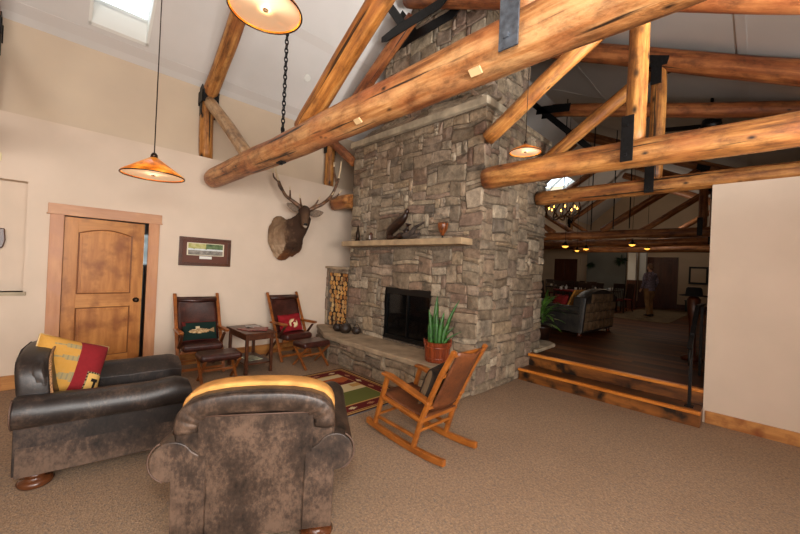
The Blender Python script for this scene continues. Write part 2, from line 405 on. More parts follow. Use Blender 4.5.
def log(name, p0, p1, r0, r1, mat, parent=None, seed=0, wob=.012, rough=.04, seg=18):
    """peeled log along local Z with bumps and slight crook"""
    p0 = Vector(p0); p1 = Vector(p1); L = (p1-p0).length
    n = max(3, int(L/.11)); vs = []
    for i in range(n+1):
        t = i/n; z = t*L; r = r0+(r1-r0)*t
        cx = wob*noise.noise((z*.6, seed*3.1, 0))*3*math.sin(PI*t); cy = wob*noise.noise((z*.6, seed*3.1, 9))*3*math.sin(PI*t)
        edge = .94 if i in (0, n) else 1
        for k in range(seg):
            a = 2*PI*k/seg
            q = r*edge*(1+rough*noise.noise((math.cos(a)*1.3, math.sin(a)*1.3, z*2.2+seed*7))*1.6)
            vs.append((cx+q*math.cos(a), cy+q*math.sin(a), z))
    fs = [(i*seg+k, i*seg+(k+1) % seg, (i+1)*seg+(k+1) % seg, (i+1)*seg+k) for i in range(n) for k in range(seg)]
    fs += [tuple(range(seg-1, -1, -1)), tuple(n*seg+k for k in range(seg))]
    mb = MB().add(vs, fs); o = mb.build(name, mat, fix=False)
    for p in o.data.polygons: p.use_smooth = len(p.vertices) == 4
    q = (p1-p0).to_track_quat('Z', 'Y'); w = Matrix.Translation(p0) @ q.to_matrix().to_4x4()
    if parent is not None:
        o.parent = parent; o.matrix_basis = parent.matrix_basis.inverted() @ w
    else: o.matrix_basis = w
    return o

# irregular ashlar stones on a rectangular face: o + u*s + v*t, outward n
def stones(mb, o, u, v, n, W, H, seed=1, holes=(), cw=.075, ch=.052, proud=.03):
    rnd = random.Random(seed); o, u, v, n = map(Vector, (o, u, v, n))
    nx = max(1, round(W/cw)); ny = max(1, round(H/ch)); cw = W/nx; ch = H/ny
    occ = [[False]*nx for _ in range(ny)]
    for (a0, a1, b0, b1) in holes:
        for j in range(ny):
            for i in range(nx):
                if a0 < (i+.5)*cw < a1 and b0 < (j+.5)*ch < b1: occ[j][i] = True
    j = 0
    for j in range(ny):
        for i in range(nx):
            if occ[j][i]: continue
            w = rnd.choice([1, 2, 3, 3, 4, 4, 5, 6]); h = rnd.choice([1, 1, 2, 2, 2, 3, 3, 4])
            if h == 1: w = rnd.choice([3, 4, 5, 6, 7])
            k = 0
            while k < w and i+k < nx and not occ[j][i+k]: k += 1
            w = k
            if i+w == nx-1 and not occ[j][nx-1]: w += 1
            hh = 1
            while hh < h and j+hh < ny and all(not occ[j+hh][i+q] for q in range(w)): hh += 1
            h = hh
            for b in range(h):
                for a in range(w): occ[j+b][i+a] = True
            x0, x1, y0, y1 = i*cw, (i+w)*cw, j*ch, (j+h)*ch
            g = .0025; d = proud*(.3+.7*rnd.random())
            jt = lambda s=.007: (rnd.random()-.5)*2*s
            ring = []
            mx, my = (x0+x1)/2, (y0+y1)/2
            base = [(x0+g, y0+g), (mx, y0+g), (x1-g, y0+g), (x1-g, my), (x1-g, y1-g), (mx, y1-g), (x0+g, y1-g), (x0+g, my)]
            base = [(a+jt(.005)+(mx-a)*(.0 if e % 2 else .05), b+jt(.005)+(my-b)*(.0 if e % 2 else .09)) for e, (a, b) in enumerate(base)]
            def wp(a, b):
                f = min(1, min(a, W-a)/.15)
                q = Vector((a*2.3, b*2.3, seed*5.1)); f2 = min(1, min(b, H-b)/.1)
                return a+.035*f*noise.noise(q), b+.05*max(0, f2)*noise.noise(q+Vector((9, 3, 1)))+.012*max(0, f2)*noise.noise(q*4)
            base = [wp(a, b) for a, b in base]; mx, my = wp(mx, my)
            ins = .013
            top = [(a+(mx-a)/max(.02, abs(mx-a))*min(ins, abs(mx-a)*.6), b+(my-b)/max(.02, abs(my-b))*min(ins, abs(my-b)*.6)) for a, b in base]
            vs = [o+u*a+v*b-n*.015 for a, b in base]+[o+u*a+v*b+n*(d*.5+jt(.006)) for a, b in base]
            tl = jt(.25); vs += [o+u*a+v*b+n*(d+tl*(a-mx)*.3+jt(.008)) for a, b in top]
            vs.append(o+u*(mx+jt(.01))+v*(my+jt(.01))+n*(d+.006+jt(.007)))
            fs = [(q, (q+1) % 8, (q+1) % 8+8, q+8) for q in range(8)]+[(q+8, (q+1) % 8+8, (q+1) % 8+16, q+16) for q in range(8)]
            fs += [(q+16, (q+1) % 8+16, 24) for q in range(8)]
            mb.add(vs, fs)
    return mb


# ------------------------------------------------------------------ camera
CAM = Vector((0, 0, 1.57))
RT = Vector((0.70916, -0.70354, 0.04604)); UP = Vector((-0.03479, 0.03030, 0.99894)); FW = Vector((0.70419, 0.71001, 0.00299))
cd = bpy.data.cameras.new('camera'); cam = bpy.data.objects.new('camera', cd); C.objects.link(cam)
cd.sensor_width = 36; cd.lens = 355/800*36; cd.clip_start = .05; cd.clip_end = 200
cam.matrix_world = Matrix(((RT.x, UP.x, -FW.x, 0), (RT.y, UP.y, -FW.y, 0), (RT.z, UP.z, -FW.z, 1.57), (0, 0, 0, 1)))
sc.camera = cam

# ------------------------------------------------------------------ room shell
def bx(*a): return MB().box(*a)
YL, XW = 5.90, 5.29            # lounge left wall, wall beside the steps
ZC = 6.1
def zl(y): return ZC-.864*(y-3.9)      # left roof slope
def zr(y): return ZC-.52*(3.9-y)       # right roof slope
struct('floor', bx(-3.5, 5.36, -3, 6.1, -.15, 0), M['carpet'])
struct('floor_upper', bx(5.36, 20, -3, 9, -.15, .34), M['floor_far'])
w = MB()
w.box(-3.5, -1.6, YL, 6.25, 0, 3.1); w.box(-1.6, -.19, YL, 6.25, 0, 1.1); w.box(-1.6, -.19, 6.08, 6.25, 1.1, 2.36)
w.box(-1.6, -.19, YL, 6.25, 2.36, 3.1); w.box(-.19, .115, YL, 6.25, 0, 3.1); w.box(.115, .975, YL, 6.25, 2.03, 3.1)
w.box(.975, 8.0, YL, 6.25, 0, 3.1)
struct('wall_left', w, M['wall'])
struct('wall_left_upper', bx(-3.5, 20, 6.1, 6.25, 3.1, 4.25), M['wall_up'])
struct('wall_right', bx(XW, XW+.16, -3, .39, 0, 2.67), M['wall'])
struct('wall_back', bx(-3.65, -3.5, -3.15, 6.25, 0, 6.3), M['wall'])
struct('wall_side', bx(-3.65, 20, -3.15, -3.0, 0, 3.1), M['wall_up'])
struct('wall_far', MB().box(19.5, 19.7, -3, 4.1, .34, 6.4), M['wall_far'])
struct('wall_far_alcove', MB().box(19.5, 19.7, 4.1, 9, .34, 6.4), M['wall_far'])
struct('wall_grey_alcove', MB().box(17.6, 17.75, 4.0, 5.55, .34, 2.75), M['wall_grey'])
struct('wall_aisle', MB().box(8, 19.5, 9, 9.15, .34, 3.2).box(7.9, 8.0, 6.25, 9.15, .34, 3.2), M['wall_far'])
struct('ceiling_aisle', bx(8, 19.5, 6.25, 9, 3.1, 3.25), M['ceil'])
SKY = [(.25, .86, 4.95, 5.87), (12.5, 14.3, 4.95, 5.75)]
def slope_slab(mb, x0, x1, y0, y1, fz, t=.18):
    vs = [(x, y, fz(y)+dz) for dz in (0, t) for y in (y0, y1) for x in (x0, x1)]
    mb.add(vs, [(0, 1, 3, 2), (4, 6, 7, 5), (0, 4, 5, 1), (2, 3, 7, 6), (0, 2, 6, 4), (1, 5, 7, 3)])
c1 = MB(); X0 = -3.5
for (a, b, y0, y1) in SKY:
    slope_slab(c1, X0, a, 3.9, 6.25, zl); slope_slab(c1, a, b, 3.9, y0, zl); slope_slab(c1, a, b, y1, 6.25, zl); X0 = b
slope_slab(c1, X0, 20, 3.9, 6.25, zl)
struct('ceiling_left', c1, M['ceil'])
c2 = MB(); slope_slab(c2, -3.5, 20, -3.15, 3.9, zr)
struct('ceiling_right', c2, M['ceil'])
b = MB()
for y in (5.97, 5.05): slope_slab(b, -3.5, 12.4, y-.05, y+.05, lambda q: zl(q)-.006, .005)
struct('trim_1', b, M['batten'])
b = MB()
for x in (1.0, 3.4, 5.8, 8.2, 10.6): slope_slab(b, x-.045, x+.045, -2.9, 3.8, lambda q: zr(q)-.006, .005)
for y in (.2, 2.4): slope_slab(b, -3.5, 12, y-.04, y+.04, lambda q: zr(q)-.006, .005)
struct('trim_2', b, M['batten'])
# skylights: painted wells with glazing bars, open to the sky above the glass
glass, nt_, b_ = nodes('skylight_glass')
b_.inputs['Base Color'].default_value = (1, 1, 1, 1); b_.inputs['Roughness'].default_value = 0; b_.inputs['Transmission Weight'].default_value = 1; b_.inputs['IOR'].default_value = 1.02
for i, (a, c, y0, y1) in enumerate(SKY):
    k = MB(); t = .03
    def sl(x0, x1, ya, yb, lo, hi):
        vs = [(x, y, zl(y)+dz) for dz in (lo, hi) for y in (ya, yb) for x in (x0, x1)]
        k.add(vs, [(0, 1, 3, 2), (4, 6, 7, 5), (0, 4, 5, 1), (2, 3, 7, 6), (0, 2, 6, 4), (1, 5, 7, 3)])
    sl(a-.0, a+t, y0, y1, -.01, .30); sl(c-t, c, y0, y1, -.01, .30); sl(a, c, y0, y0+t, -.01, .30); sl(a, c, y1-t, y1, -.01, .30)
    if i == 1:
        sl((a+c)/2-.03, (a+c)/2+.03, y0, y1, .2, .28)
    fr = struct('window_%d' % (i+1), k, M['white'])
    g = MB(); vs = [(x, y, zl(y)+.25+dz) for dz in (0, .006) for y in (y0+t, y1-t) for x in (a+t, c-t)]
    g.add(vs, [(0, 1, 3, 2), (4, 6, 7, 5), (0, 4, 5, 1), (2, 3, 7, 6), (0, 2, 6, 4), (1, 5, 7, 3)])
    g.build('pane', glass, fr)
# baseboards
struct('baseboard_left', MB().box(-3.5, -.02, YL-.02, YL, 0, .16).box(1.11, 3.85, YL-.02, YL, 0, .16), M['base'], bevel=.003)
struct('baseboard_right', bx(XW-.02, XW, -3, .37, 0, .135), M['base_y'], bevel=.003)
struct('baseboard_far', bx(19.47, 19.5, -3, 4.1, .34, .55), M['fardoor'])
# niche sill and wall edge
struct('trim_3', bx(-1.6, -.165, YL-.035, 6.08, 1.06, 1.1), M['slab'], bevel=.004)

# steps (two risers up to the lodge floor)
st = thing('wooden_steps', 'rustic wooden steps with bright orange nosing leading up to the dark lodge floor', 'steps', (5.0, .39, 0))
MB().box(5.02, 5.34, .39, 2.46, 0, .145).build('riser', M['riser'], st, world=True, bevel=.004)
MB().box(5.05, 5.34, .39, 2.46, .145, .168).build('tread', M['tread'], st, world=True)
MB().box(4.985, 5.05, .385, 2.46, .14, .175).build('nosing', M['nose'], st, world=True, bevel=.008)
MB().box(5.335, 5.36, .39, 2.46, .168, .315).build('riser', M['riser'], st, world=True, bevel=.004)
MB().box(5.30, 5.38, .39, 2.46, .312, .352).build('nosing', M['nose'], st, world=True, bevel=.008)

# door in the left wall: casing, slab with arched top panel, knob
d = thing('interior_door', 'knotty alder door with arched upper panel in the left wall, standing slightly ajar', 'door', (.115, 6.0, 0))
d['kind'] = 'structure'
MB().box(.0, .125, YL-.025, YL, 0, 2.03).box(.965, 1.09, YL-.025, YL, 0, 2.03).build('casing', M['trim'], d, world=True, bevel=.004)
MB().box(-.02, 1.11, YL-.03, YL, 2.03, 2.15).box(-.03, 1.12, YL-.035, YL, 2.02, 2.035).build('casing_head', M['trim_h'], d, world=True, bevel=.004)
MB().box(.105, .118, YL-.0, 6.2, 0, 2.03).box(.972, .985, YL, 6.2, 0, 2.03).box(.105, .985, YL, 6.2, 2.02, 2.035).build('jamb', M['darkwood'], d, world=True)
MB().box(.118, .972, 6.16, 6.19, 0, 1.45).box(.118, .972, 6.16, 6.19, 1.88, 2.03).box(.118, .2, 6.16, 6.19, 1.45, 1.88).build('gap_blackout', M['black'], d, world=True)  # added dark panels that blacken the door gap and shut out sky light
dl = bpy.data.objects.new('door_leaf', None); C.objects.link(dl); dl.parent = d
dl.matrix_basis = Matrix.Translation((.012, -.05, .01)) @ Matrix.Rotation(math.radians(5.5), 4, 'Z')
W_, H_ = .815, 2.0
def arch(x0, x1, z0, z1, rise, n=14): return [(x0, z0), (x1, z0)]+[(x1+(x0-x1)*i/n, z1+rise*math.sin(PI*i/n)) for i in range(n+1)]
MB().box(0, .13, -.02, .02, 0, H_).box(W_-.13, W_, -.02, .02, 0, H_).build('stile', M['alder'], dl, bevel=.003)
top = MB(); n = 14; A = arch(.13, W_-.13, 1.0, 1.82, .06)
rail = [(W_-.13, H_), (.13, H_)]+[(x, z) for x, z in reversed(A[2:])]
for i in range(n):
    x0 = .13+(W_-.26)*i/n; x1 = .13+(W_-.26)*(i+1)/n
    z0 = 1.82+.06*math.sin(PI*i/n); z1 = 1.82+.06*math.sin(PI*(i+1)/n)
    top.add([(x0, -.02, z0), (x1, -.02, z1), (x1, -.02, H_), (x0, -.02, H_), (x0, .02, z0), (x1, .02, z1), (x1, .02, H_), (x0, .02, H_)], [(0, 1, 2, 3), (7, 6, 5, 4), (0, 4, 5, 1), (2, 6, 7, 3)])
top.box(.13, W_-.13, -.02, .02, .88, 1.05); top.box(.13, W_-.13, -.02, .02, 0, .24)
top.build('rail', M['alder_rail'], dl)
pp = MB(); pp.prism(arch(.13, W_-.13, 1.05, 1.82, .06), -.008, .008, 'xz'); pp.prism(arch(.17, W_-.17, 1.09, 1.79, .05), -.017, 0, 'xz')
pp.build('upper_panel', M['alder'], dl, bevel=.004)
MB().box(.13, W_-.13, -.008, .008, .24, .88).box(.17, W_-.17, -.017, 0, .28, .84).build('lower_panel', M['alder'], dl, bevel=.004)
pm_ = M['darkwood2'] = wood_mat('panel_moulding', (104, 58, 22), (142, 84, 36), (6, 6, 2), .4)
A1 = arch(.137, W_-.137, 1.057, 1.815, .06); A2 = [(.137, .247), (W_-.137, .247), (W_-.137, .873), (.137, .873)]
for A_ in (A1, A2):
    P_ = [(x, -.012, z) for x, z in A_]; MB().tube(P_+[P_[0]], .0095, 8).build('panel_moulding', pm_, dl)
k = MB().lathe([(.033, 0), (.033, .006), (.012, .01), (.012, .035), (.028, .045), (.03, .06), (.018, .07), (0, .072)], 18)
k.v = [(x+W_-.07, -.02-z, y+.96) for x, y, z in k.v]
k.build('door_knob', M['brass'], dl, smooth=True)

# shrub seen through the gap of the door
sh = thing('garden_shrub', 'bright green shrub outdoors seen through the door gap', 'shrub', (1.16, 6.9, .0))
m = MB(); rnd = random.Random(3)
for i in range(1500):
    a, e, r = rnd.random()*2*PI, rnd.random()*PI, .75*rnd.random()**.4
    c = Vector((r*math.cos(a)*math.sin(e)*.6, r*math.sin(a)*math.sin(e)*.5, 1.5+r*math.cos(e)*1.5)); t = Vector((rnd.random()-.5, rnd.random()-.5, rnd.random()-.5)).normalized()*.09
    s_ = t.cross(Vector((.3, .2, 1))).normalized()*.03
    m.add([c-t, c+s_, c+t, c-s_], [(0, 1, 2, 3)])
m.build('foliage', plain('garden_leaf', (110, 160, 60), .5), sh, fix=False)
MB().tube([(0, 0, 0), (.05, 0, .6), (0, .04, 1.2)], [.05, .04, .02]).build('stem', M['bark'], sh)

# ------------------------------------------------------------------ chimney
CX0, CX1, CY0, CY1 = 3.87, 5.74, 2.49, 5.18
ch = thing('stone_chimney', 'massive grey field-stone chimney with fireplace rising to the roof ridge', 'chimney', (4.8, 3.83, 0))
MB().box(CX0+.0, CX1, CY0, 3.22, 0, 3.72).box(CX0, CX1, 4.28, CY1, 0, 3.72).box(CX0, CX1, 3.22, 4.28, 1.26, 3.72).box(CX0, CX1, 3.22, 4.28, 0, .44).box(4.5, CX1, 3.2, 4.3, .4, 1.3)\
    .box(4.2, 5.5, 2.78, 4.78, 3.72, 5.95).build('mortar_core', M['mortar'], ch, world=True)
s = MB()
FB = (CY1-4.26-.0, CY1-3.24, .44, 1.27)
stones(s, (CX0, CY1+.0, 0), (0, -1, 0), (0, 0, 1), (-1, 0, 0), CY1-CY0+.02, 3.66, 11, [FB, (0, CY1-CY0+.1, 1.86, 1.99)], cw=.088, ch=.06)
stones(s, (CX0, CY0, 0), (1, 0, 0), (0, 0, 1), (0, -1, 0), CX1-CX0, 3.66, 12, proud=.035, cw=.088, ch=.06)
stones(s, (CX1, CY1, 0), (-1, 0, 0), (0, 0, 1), (0, 1, 0), CX1-CX0, 3.66, 13)
stones(s, (CX1, CY0, .34), (0, 1, 0), (0, 0, 1), (1, 0, 0), CY1-CY0, 3.3, 14)
stones(s, (4.2, 4.8, 3.8), (0, -1, 0), (0, 0, 1), (-1, 0, 0), 2.04, 2.2, 15, cw=.085, ch=.075, proud=.05)
stones(s, (4.2, 2.76, 3.8), (1, 0, 0), (0, 0, 1), (0, -1, 0), 1.3, 2.2, 16, cw=.085, ch=.075, proud=.05)
stones(s, (5.5, 4.8, 3.8), (-1, 0, 0), (0, 0, 1), (0, 1, 0), 1.3, 2.2, 17, cw=.085, ch=.075, proud=.05)
s.build('stonework', M['stone'], ch, world=True)
# shoulder slabs where the stack steps in
MB().box(CX0-.07, 4.3, CY0-.06, CY1+.06, 3.68, 3.78).build('shoulder_slab', M['slab'], ch, world=True, bevel=.012)
for a_ in (CY0-.06, CY1-.4): MB().box(4.3, CX1+.05, a_, a_+.46, 3.66, 3.74).build('shoulder_slab', M['stone'], ch, world=True, bevel=.012)
sh_ = MB()
for (y0, y1) in ((2.49, 2.8), (4.76, 5.12)):
    stones(sh_, (4.2, y1 if y1 > 4 else y0+.31, 3.78), (0, -1, 0), (.7, 0, .7), (-.7, 0, .7), y1-y0, .25, 21, cw=.08, ch=.08, proud=.05)
# rough coved stones above the shoulder
stones(sh_, (CX0+.02, 5.1, 3.78), (0, -1, 0), (.75, 0, .66), (-.66, 0, .75), 2.56, .42, 22, cw=.1, ch=.1, proud=.06)
stones(sh_, (CX0+.05, CY0+.05, 3.74), (1, 0, 0), (0, .7, .7), (0, -.7, .7), 1.7, .36, 23, cw=.1, ch=.09, proud=.06)
sh_.build('coved_stonework', M['stone'], ch, world=True)
# mantel shelf
mt = MB(); pts = [(3.62, 2.54), (3.9, 2.5), (3.9, 5.24), (3.64, 5.24)]
n = 22; poly = [(3.63+.012*noise.noise((i*.6, 1, 0)), 5.14-(5.14-2.60)*i/n) for i in range(n+1)]+[(3.92, 2.60), (3.92, 5.14)]
mt.prism(poly, 1.905, 1.99, 'xy'); mt.build('mantel_shelf', M['mantel'], ch, world=True, bevel=.008)
# fireplace insert
fi = MB(); fx = CX0+.03
for (y0, y1, z0, z1) in ((3.24, 3.30, .45, 1.27), (4.2, 4.26, .45, 1.27), (3.30, 4.2, 1.16, 1.27), (3.30, 4.2, .45, .51), (3.735, 3.755, .51, 1.16)):
    fi.box(fx, fx+.06, y0, y1, z0, z1)
fi.box(fx+.06, 4.5, 3.24, 3.26, .45, 1.27).box(fx+.06, 4.5, 4.24, 4.26, .45, 1.27)
ins = fi.build('fireplace_insert', M['black'], ch, world=True)
g2, nt_, b_ = nodes('smoked_firebox_glass'); b_.inputs['Base Color'].default_value = (.006, .006, .006, 1); b_.inputs['Roughness'].default_value = .05
tr_ = nt_.nodes.new('ShaderNodeBsdfTransparent'); tr_.inputs[0].default_value = (.55, .5, .45, 1); ms_ = nt_.nodes.new('ShaderNodeMixShader'); ms_.inputs[0].default_value = .5
nt_.links.new(tr_.outputs[0], ms_.inputs[1]); nt_.links.new(b_.outputs[0], ms_.inputs[2]); nt_.links.new(ms_.outputs[0], nt_.nodes['Material Output'].inputs[0])
MB().box(fx+.03, fx+.034, 3.30, 4.2, .51, 1.16).build('glass_door', g2, ins, world=True)
em = MB(); rnd = random.Random(5)
for i in range(9):
    y = 3.42+.08*i; em.tube([(4.1+rnd.random()*.1, y, .5), (4.2+rnd.random()*.1, y+.05*(rnd.random()-.5), .72+.14*rnd.random())], [.045, .03], 7)
em.build('burnt_logs', M['ember'], ins, world=True)

# raised hearth
he = thing('raised_hearth', 'raised stone hearth bench with pale top slab in front of the fireplace', 'hearth', (3.55, 4.1, 0))
hp = [(3.30, 2.52), (3.84, 2.52), (3.84, 5.80), (3.70, 5.86), (3.40, 5.15), (3.33, 4.95)]
MB().prism(hp, 0, .37, 'xy').build('core', M['mortar'], he, world=True)
hs = MB(); stones(hs, (3.30, 4.95, 0), (0, -1, 0), (0, 0, 1), (-1, 0, 0), 2.42, .36, 31, cw=.09, ch=.06, proud=.035)
stones(hs, (3.28, 2.52, 0), (1, 0, 0), (0, 0, 1), (0, -1, 0), .56, .36, 32, cw=.09, ch=.06)
q = Vector((.36, .93, 0)).normalized(); stones(hs, (3.70, 5.88, 0), (-q.x, -q.y, 0), (0, 0, 1), (-q.y, q.x, 0), .98, .36, 33, cw=.09, ch=.06)
hs.build('stone_face', M['stone'], he, world=True)
e_ = [(3.25+.02*noise.noise((i*.7, 3, 0)), 2.50+2.45*i/26) for i in range(27)]
tp = e_+[(3.30, 5.08), (3.36, 5.2), (3.66, 5.86), (3.84, 5.86), (3.84, 2.47), (3.28, 2.46)]
MB().prism(tp, .36, .43, 'xy').build('top_slab', M['hearth'], he, world=True, bevel=.012)

# firewood niche between the chimney and the wall
fn = thing('firewood_niche', 'narrow stone niche stacked with firewood left of the fireplace', 'firewood niche', (4.1, 5.53, .43))
NX = 3.86
MB().box(NX, 4.4, 5.195, 5.895, 0, .43).box(NX, 4.4, 5.83, 5.895, .43, 1.50).box(NX, 4.4, 5.195, 5.215, .43, 1.50).box(NX, 4.4, 5.215, 5.83, 1.42, 1.50).box(4.36, 4.4, 5.2, 5.895, .43, 1.5).build('core', M['mortar'], fn, world=True)
ns = MB(); stones(ns, (NX, 5.895, .43), (0, -1, 0), (0, 0, 1), (-1, 0, 0), .065, 1.07, 41, cw=.065, ch=.08, proud=.025)
stones(ns, (NX, 5.83, 1.42), (0, -1, 0), (0, 0, 1), (-1, 0, 0), .62, .09, 43, cw=.08, ch=.045, proud=.03)
ns.build('stonework', M['stone'], fn, world=True)
MB().box(NX-.05, 4.42, 5.2, 5.895, 1.50, 1.545).build('cap_slab', M['hearth'], fn, world=True, bevel=.008)
# split logs, hexagonally stacked
rnd = random.Random(9); protos = []
for kk in range(4):
    pr = []
    nn = [5, 7, 8, 6][kk]; r = .044+.006*rnd.random()
    for i in range(nn):
        a = 2*PI*i/nn; q = r*(.85+.3*rnd.random()); pr.append((q*math.cos(a), q*math.sin(a)))
    protos.append(pr)
fw = []; pz = .475; row = 0; cnt = 0
while pz < 1.40:
    yy = 5.268+(.045 if row % 2 else 0)
    while yy < 5.785:
        jx = rnd.random()*.05
        if cnt < 4:
            o = MB().prism(protos[cnt], -.0, .38, 'yz').build('firewood_log', M['firewood'])
            o.data.materials.append(M['bark'])
            for p in o.data.polygons:
                if abs(p.normal.x) < .5: p.material_index = 1
            fw.append(o)
        else: o = fw[cnt % 4].copy(); C.objects.link(o)
        o.location = (NX+.015+jx, yy+rnd.uniform(-.006, .006), pz+rnd.uniform(-.005, .005)); o.rotation_euler = (rnd.random()*6, 0, 0)
        tag(o, 'split firewood log with pale cut end stacked in the stone niche', 'firewood', 'split logs stacked in the firewood niche')
        cnt += 1; yy += .094
    pz += .084; row += 1

# baskets in front of the niche
for i, (x, y, r, lab) in enumerate([(3.62, 5.12, .085, 'leftmost dark round basket on hearth in front of firewood'), (3.62, 4.90, .105, 'largest of three dark round baskets, in the middle on hearth'), (3.72, 4.72, .08, 'rightmost dark round basket on hearth beside the stone wall')]):
    t = thing('round_basket', lab, 'basket', (x, y, .43), 0, 'dark baskets on the hearth')
    MB().lathe([(r*.6, 0), (r*.95, r*.45), (r, r*.85), (r*.82, r*1.3), (r*.76, r*1.35), (r*.74, r*1.25), (r*.88, r*.8), (0, r*.2)], 20).build('body', M['basket'], t, smooth=True)
    MB().tube([(0, r*.78*math.cos(a), r*1.3+r*.75*math.sin(a)) for a in [PI*j/12 for j in range(13)]], .006, 6).build('handle', M['basket'], t, smooth=True)

# stone slab on the lodge floor behind the chimney corner
tag(MB().prism([(5.44, 2.38), (6.2, 2.40), (6.36, 2.56), (6.3, 3.4), (5.8, 3.4), (5.79, 2.44), (5.44, 2.44)], .345, .40, 'xy').build('flagstone', M['slab'], bevel=.01, fix=True), 'pale flagstone on the dark floor at the chimney corner', 'stone slab')
bpy.data.objects['flagstone']['kind'] = 'thing'

# ------------------------------------------------------------------ roof trusses
def truss(X, name_lab, mats=('log', 'log', 'log_knot', 'log_or', 'log_pale'), r=.13, seed=0, chord=None, full=True, detail=True, ky=.95, up=.2, clip=None):
    t = thing('roof_truss', name_lab, 'truss', (X, 5.98, 3.1), 0, 'log roof trusses')
    cz = 2.74; y = 5.82
    cm, rm, km, wm, pm = [M[q] for q in mats]
    segs = chord or [(y, -2.95, 1, 1)]
    for (a, b, k0, k1) in segs: log('bottom_chord', (X, a, cz), (X, b, cz), r*k0, r*k1, cm, t, seed)
    log('wall_post', (X, 5.99, 3.1), (X, 5.99, 4.12), .095, .09, M['log_knot'], t, seed+1)
    log('rafter', (X, 6.0, 4.06), (X, 3.86, 5.44), .105, .1, rm, t, seed+2)
    log('rafter', (X, 3.98, 5.58+up), (X, -2.9, 2.16+up), .125, .12, rm, t, seed+3)
    log('king_post', (X, ky, cz+.08), (X, ky, 4.03+up), .084, .082, km, t, seed+4, wob=.004)
    if full:
        log('web', (X, 6.0, 4.0), (X, 5.2, 3.434) if clip else (X, 4.36, 2.84), .085, .08, pm, t, seed+5)
    log('web', (X, 2.44, 3.24) if clip else (X, 3.06, 2.84), (X, ky+.09, 4.2), .092, .088, wm, t, seed+6)
    sx = X-.135
    mm = MB(); mm.box(sx-.012, sx, ky-.02, ky+.08, 2.64, 3.06)
    for zz in (2.70, 2.97): mm.box(sx-.024, sx-.012, ky+.024, ky+.05, zz-.012, zz+.012)
    mm.build('steel_strap', M['iron_blue'] if X < 3 else M['iron'], t, world=True, bevel=.002)
    bk = MB(); e = .10
    for q in (-1, 1):
        xx = X+q*e; a, b = (xx-.006, xx+.006)
        bk.prism([(6.07, 4.16), (5.96, 4.20), (5.84, 4.08), (5.90, 3.96), (5.95, 3.92), (5.95, 3.74), (6.04, 3.74), (6.05, 4.0)], a, b, 'yz')
    bk.box(X-.115, X+.115, 5.885, 5.90, 3.93, 4.10).box(X-.115, X+.115, 6.075, 6.09, 3.90, 4.10).box(X-.118, X-.106, 5.885, 6.09, 3.93, 4.10)
    bk.build('wall_bracket', M['iron'], t, world=True)
    for q in (-1, 1):
        ak = MB()
        xx = X+q*(e+.03); a, b = (xx-.007, xx+.007)
        ak.prism([(ky+.12, 4.12+up), (ky-.12, 4.02+up), (ky-.10, 3.93+up), (ky-.05, 3.93+up), (ky-.05, 3.72+up), (ky+.06, 3.72+up), (ky+.06, 3.95+up), (ky+.14, 4.0+up)], a, b, 'yz')
        ak.build('post_bracket', M['iron'], t, world=True)
    if detail:
        pk = MB()
        for q in (-1, 1):
            xx = X+q*(e+.035); a, b = (xx-.007, xx+.007)
            pk.prism([(4.42, 5.30), (4.42, 5.22), (4.3, 5.18), (3.2, 5.18), (3.05, 5.26), (3.05, 5.34), (3.3, 5.32), (4.1, 5.34)], a, b, 'yz')
            pk.prism([(4.06, 5.34), (3.9, 5.34), (4.25, 5.82), (4.36, 5.76)][:4], a, b, 'yz')
        pk.build('apex_plate', M['iron'], t, world=True)
    return t
truss(-.56, 'log truss at far left edge of the room with iron wall bracket', seed=50)
truss(1.66, 'nearest pale orange log truss crossing the lounge in front of the chimney', ('log_hi', 'log', 'log_hi', 'log_or', 'log_pale'), r=.135, seed=3, chord=[(5.6, -2.95, 1.0, .97)], ky=.84)
truss(3.86, 'log truss running into the stone chimney beside the hanging pendant', ('log', 'log_dk', 'log_knot', 'log_or', 'log_dk'), r=.130, seed=11, chord=[(5.74, 5.2, 1, 1), (2.44, -2.95, 1.03, .92)], ky=.85, clip=True)
truss(5.36, 'log truss just above the white wall behind the chimney truss', ('log', 'log_dk', 'log_knot', 'log_or', 'log_dk'), r=.10, seed=21, chord=[(5.86, 5.2, 1, 1), (2.44, -2.95, 1.08, .86)], detail=False, up=.26, clip=True)
nt1 = [o for o in C.objects if o.get('label', '').startswith('nearest pale orange')][0]
for y, w_ in ((1.09, .034), (2.10, .032)):
    q = Matrix.Translation((1.578, y, 2.634)) @ Matrix.Rotation(math.radians(38), 4, 'Y')
    MB().box(-.02, .02, -w_, w_, -.006, .006, q).build('pale_notch', M['chip'], nt1, world=True)
tf = []
for X, lab in ((10.8, 'nearest of the dark log trusses over the lodge hall'), (13.4, 'middle dark log truss over the lodge hall'), (16.6, 'farthest dark log truss over the lodge hall')):
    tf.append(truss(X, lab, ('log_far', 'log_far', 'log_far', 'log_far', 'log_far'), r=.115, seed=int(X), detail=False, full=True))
# a shallow brown tie log further back
o = log('tie_log', (6.5, 2.75, 4.60), (6.5, -.62, 3.66), .11, .1, M['log_dk'], None, 61)
tag(o, 'brown sloping log beyond the knotty posts, running off to the right', 'log')
o2 = MB()
for q in (-.12, .12): o2.bar((6.5+q, 3.05, 4.75), (6.5+q, 2.05, 3.72), .012, .10, up=(0, .7, .7)).bar((6.5+q, 3.0, 4.62), (6.5+q, 2.4, 4.52), .012, .14)
tag(o2.build('iron_bracket', M['iron'], loc=(6.5, 2.75, 4.4), world=True), 'black iron bracket plates at the upper end of the brown sloping log', 'bracket')
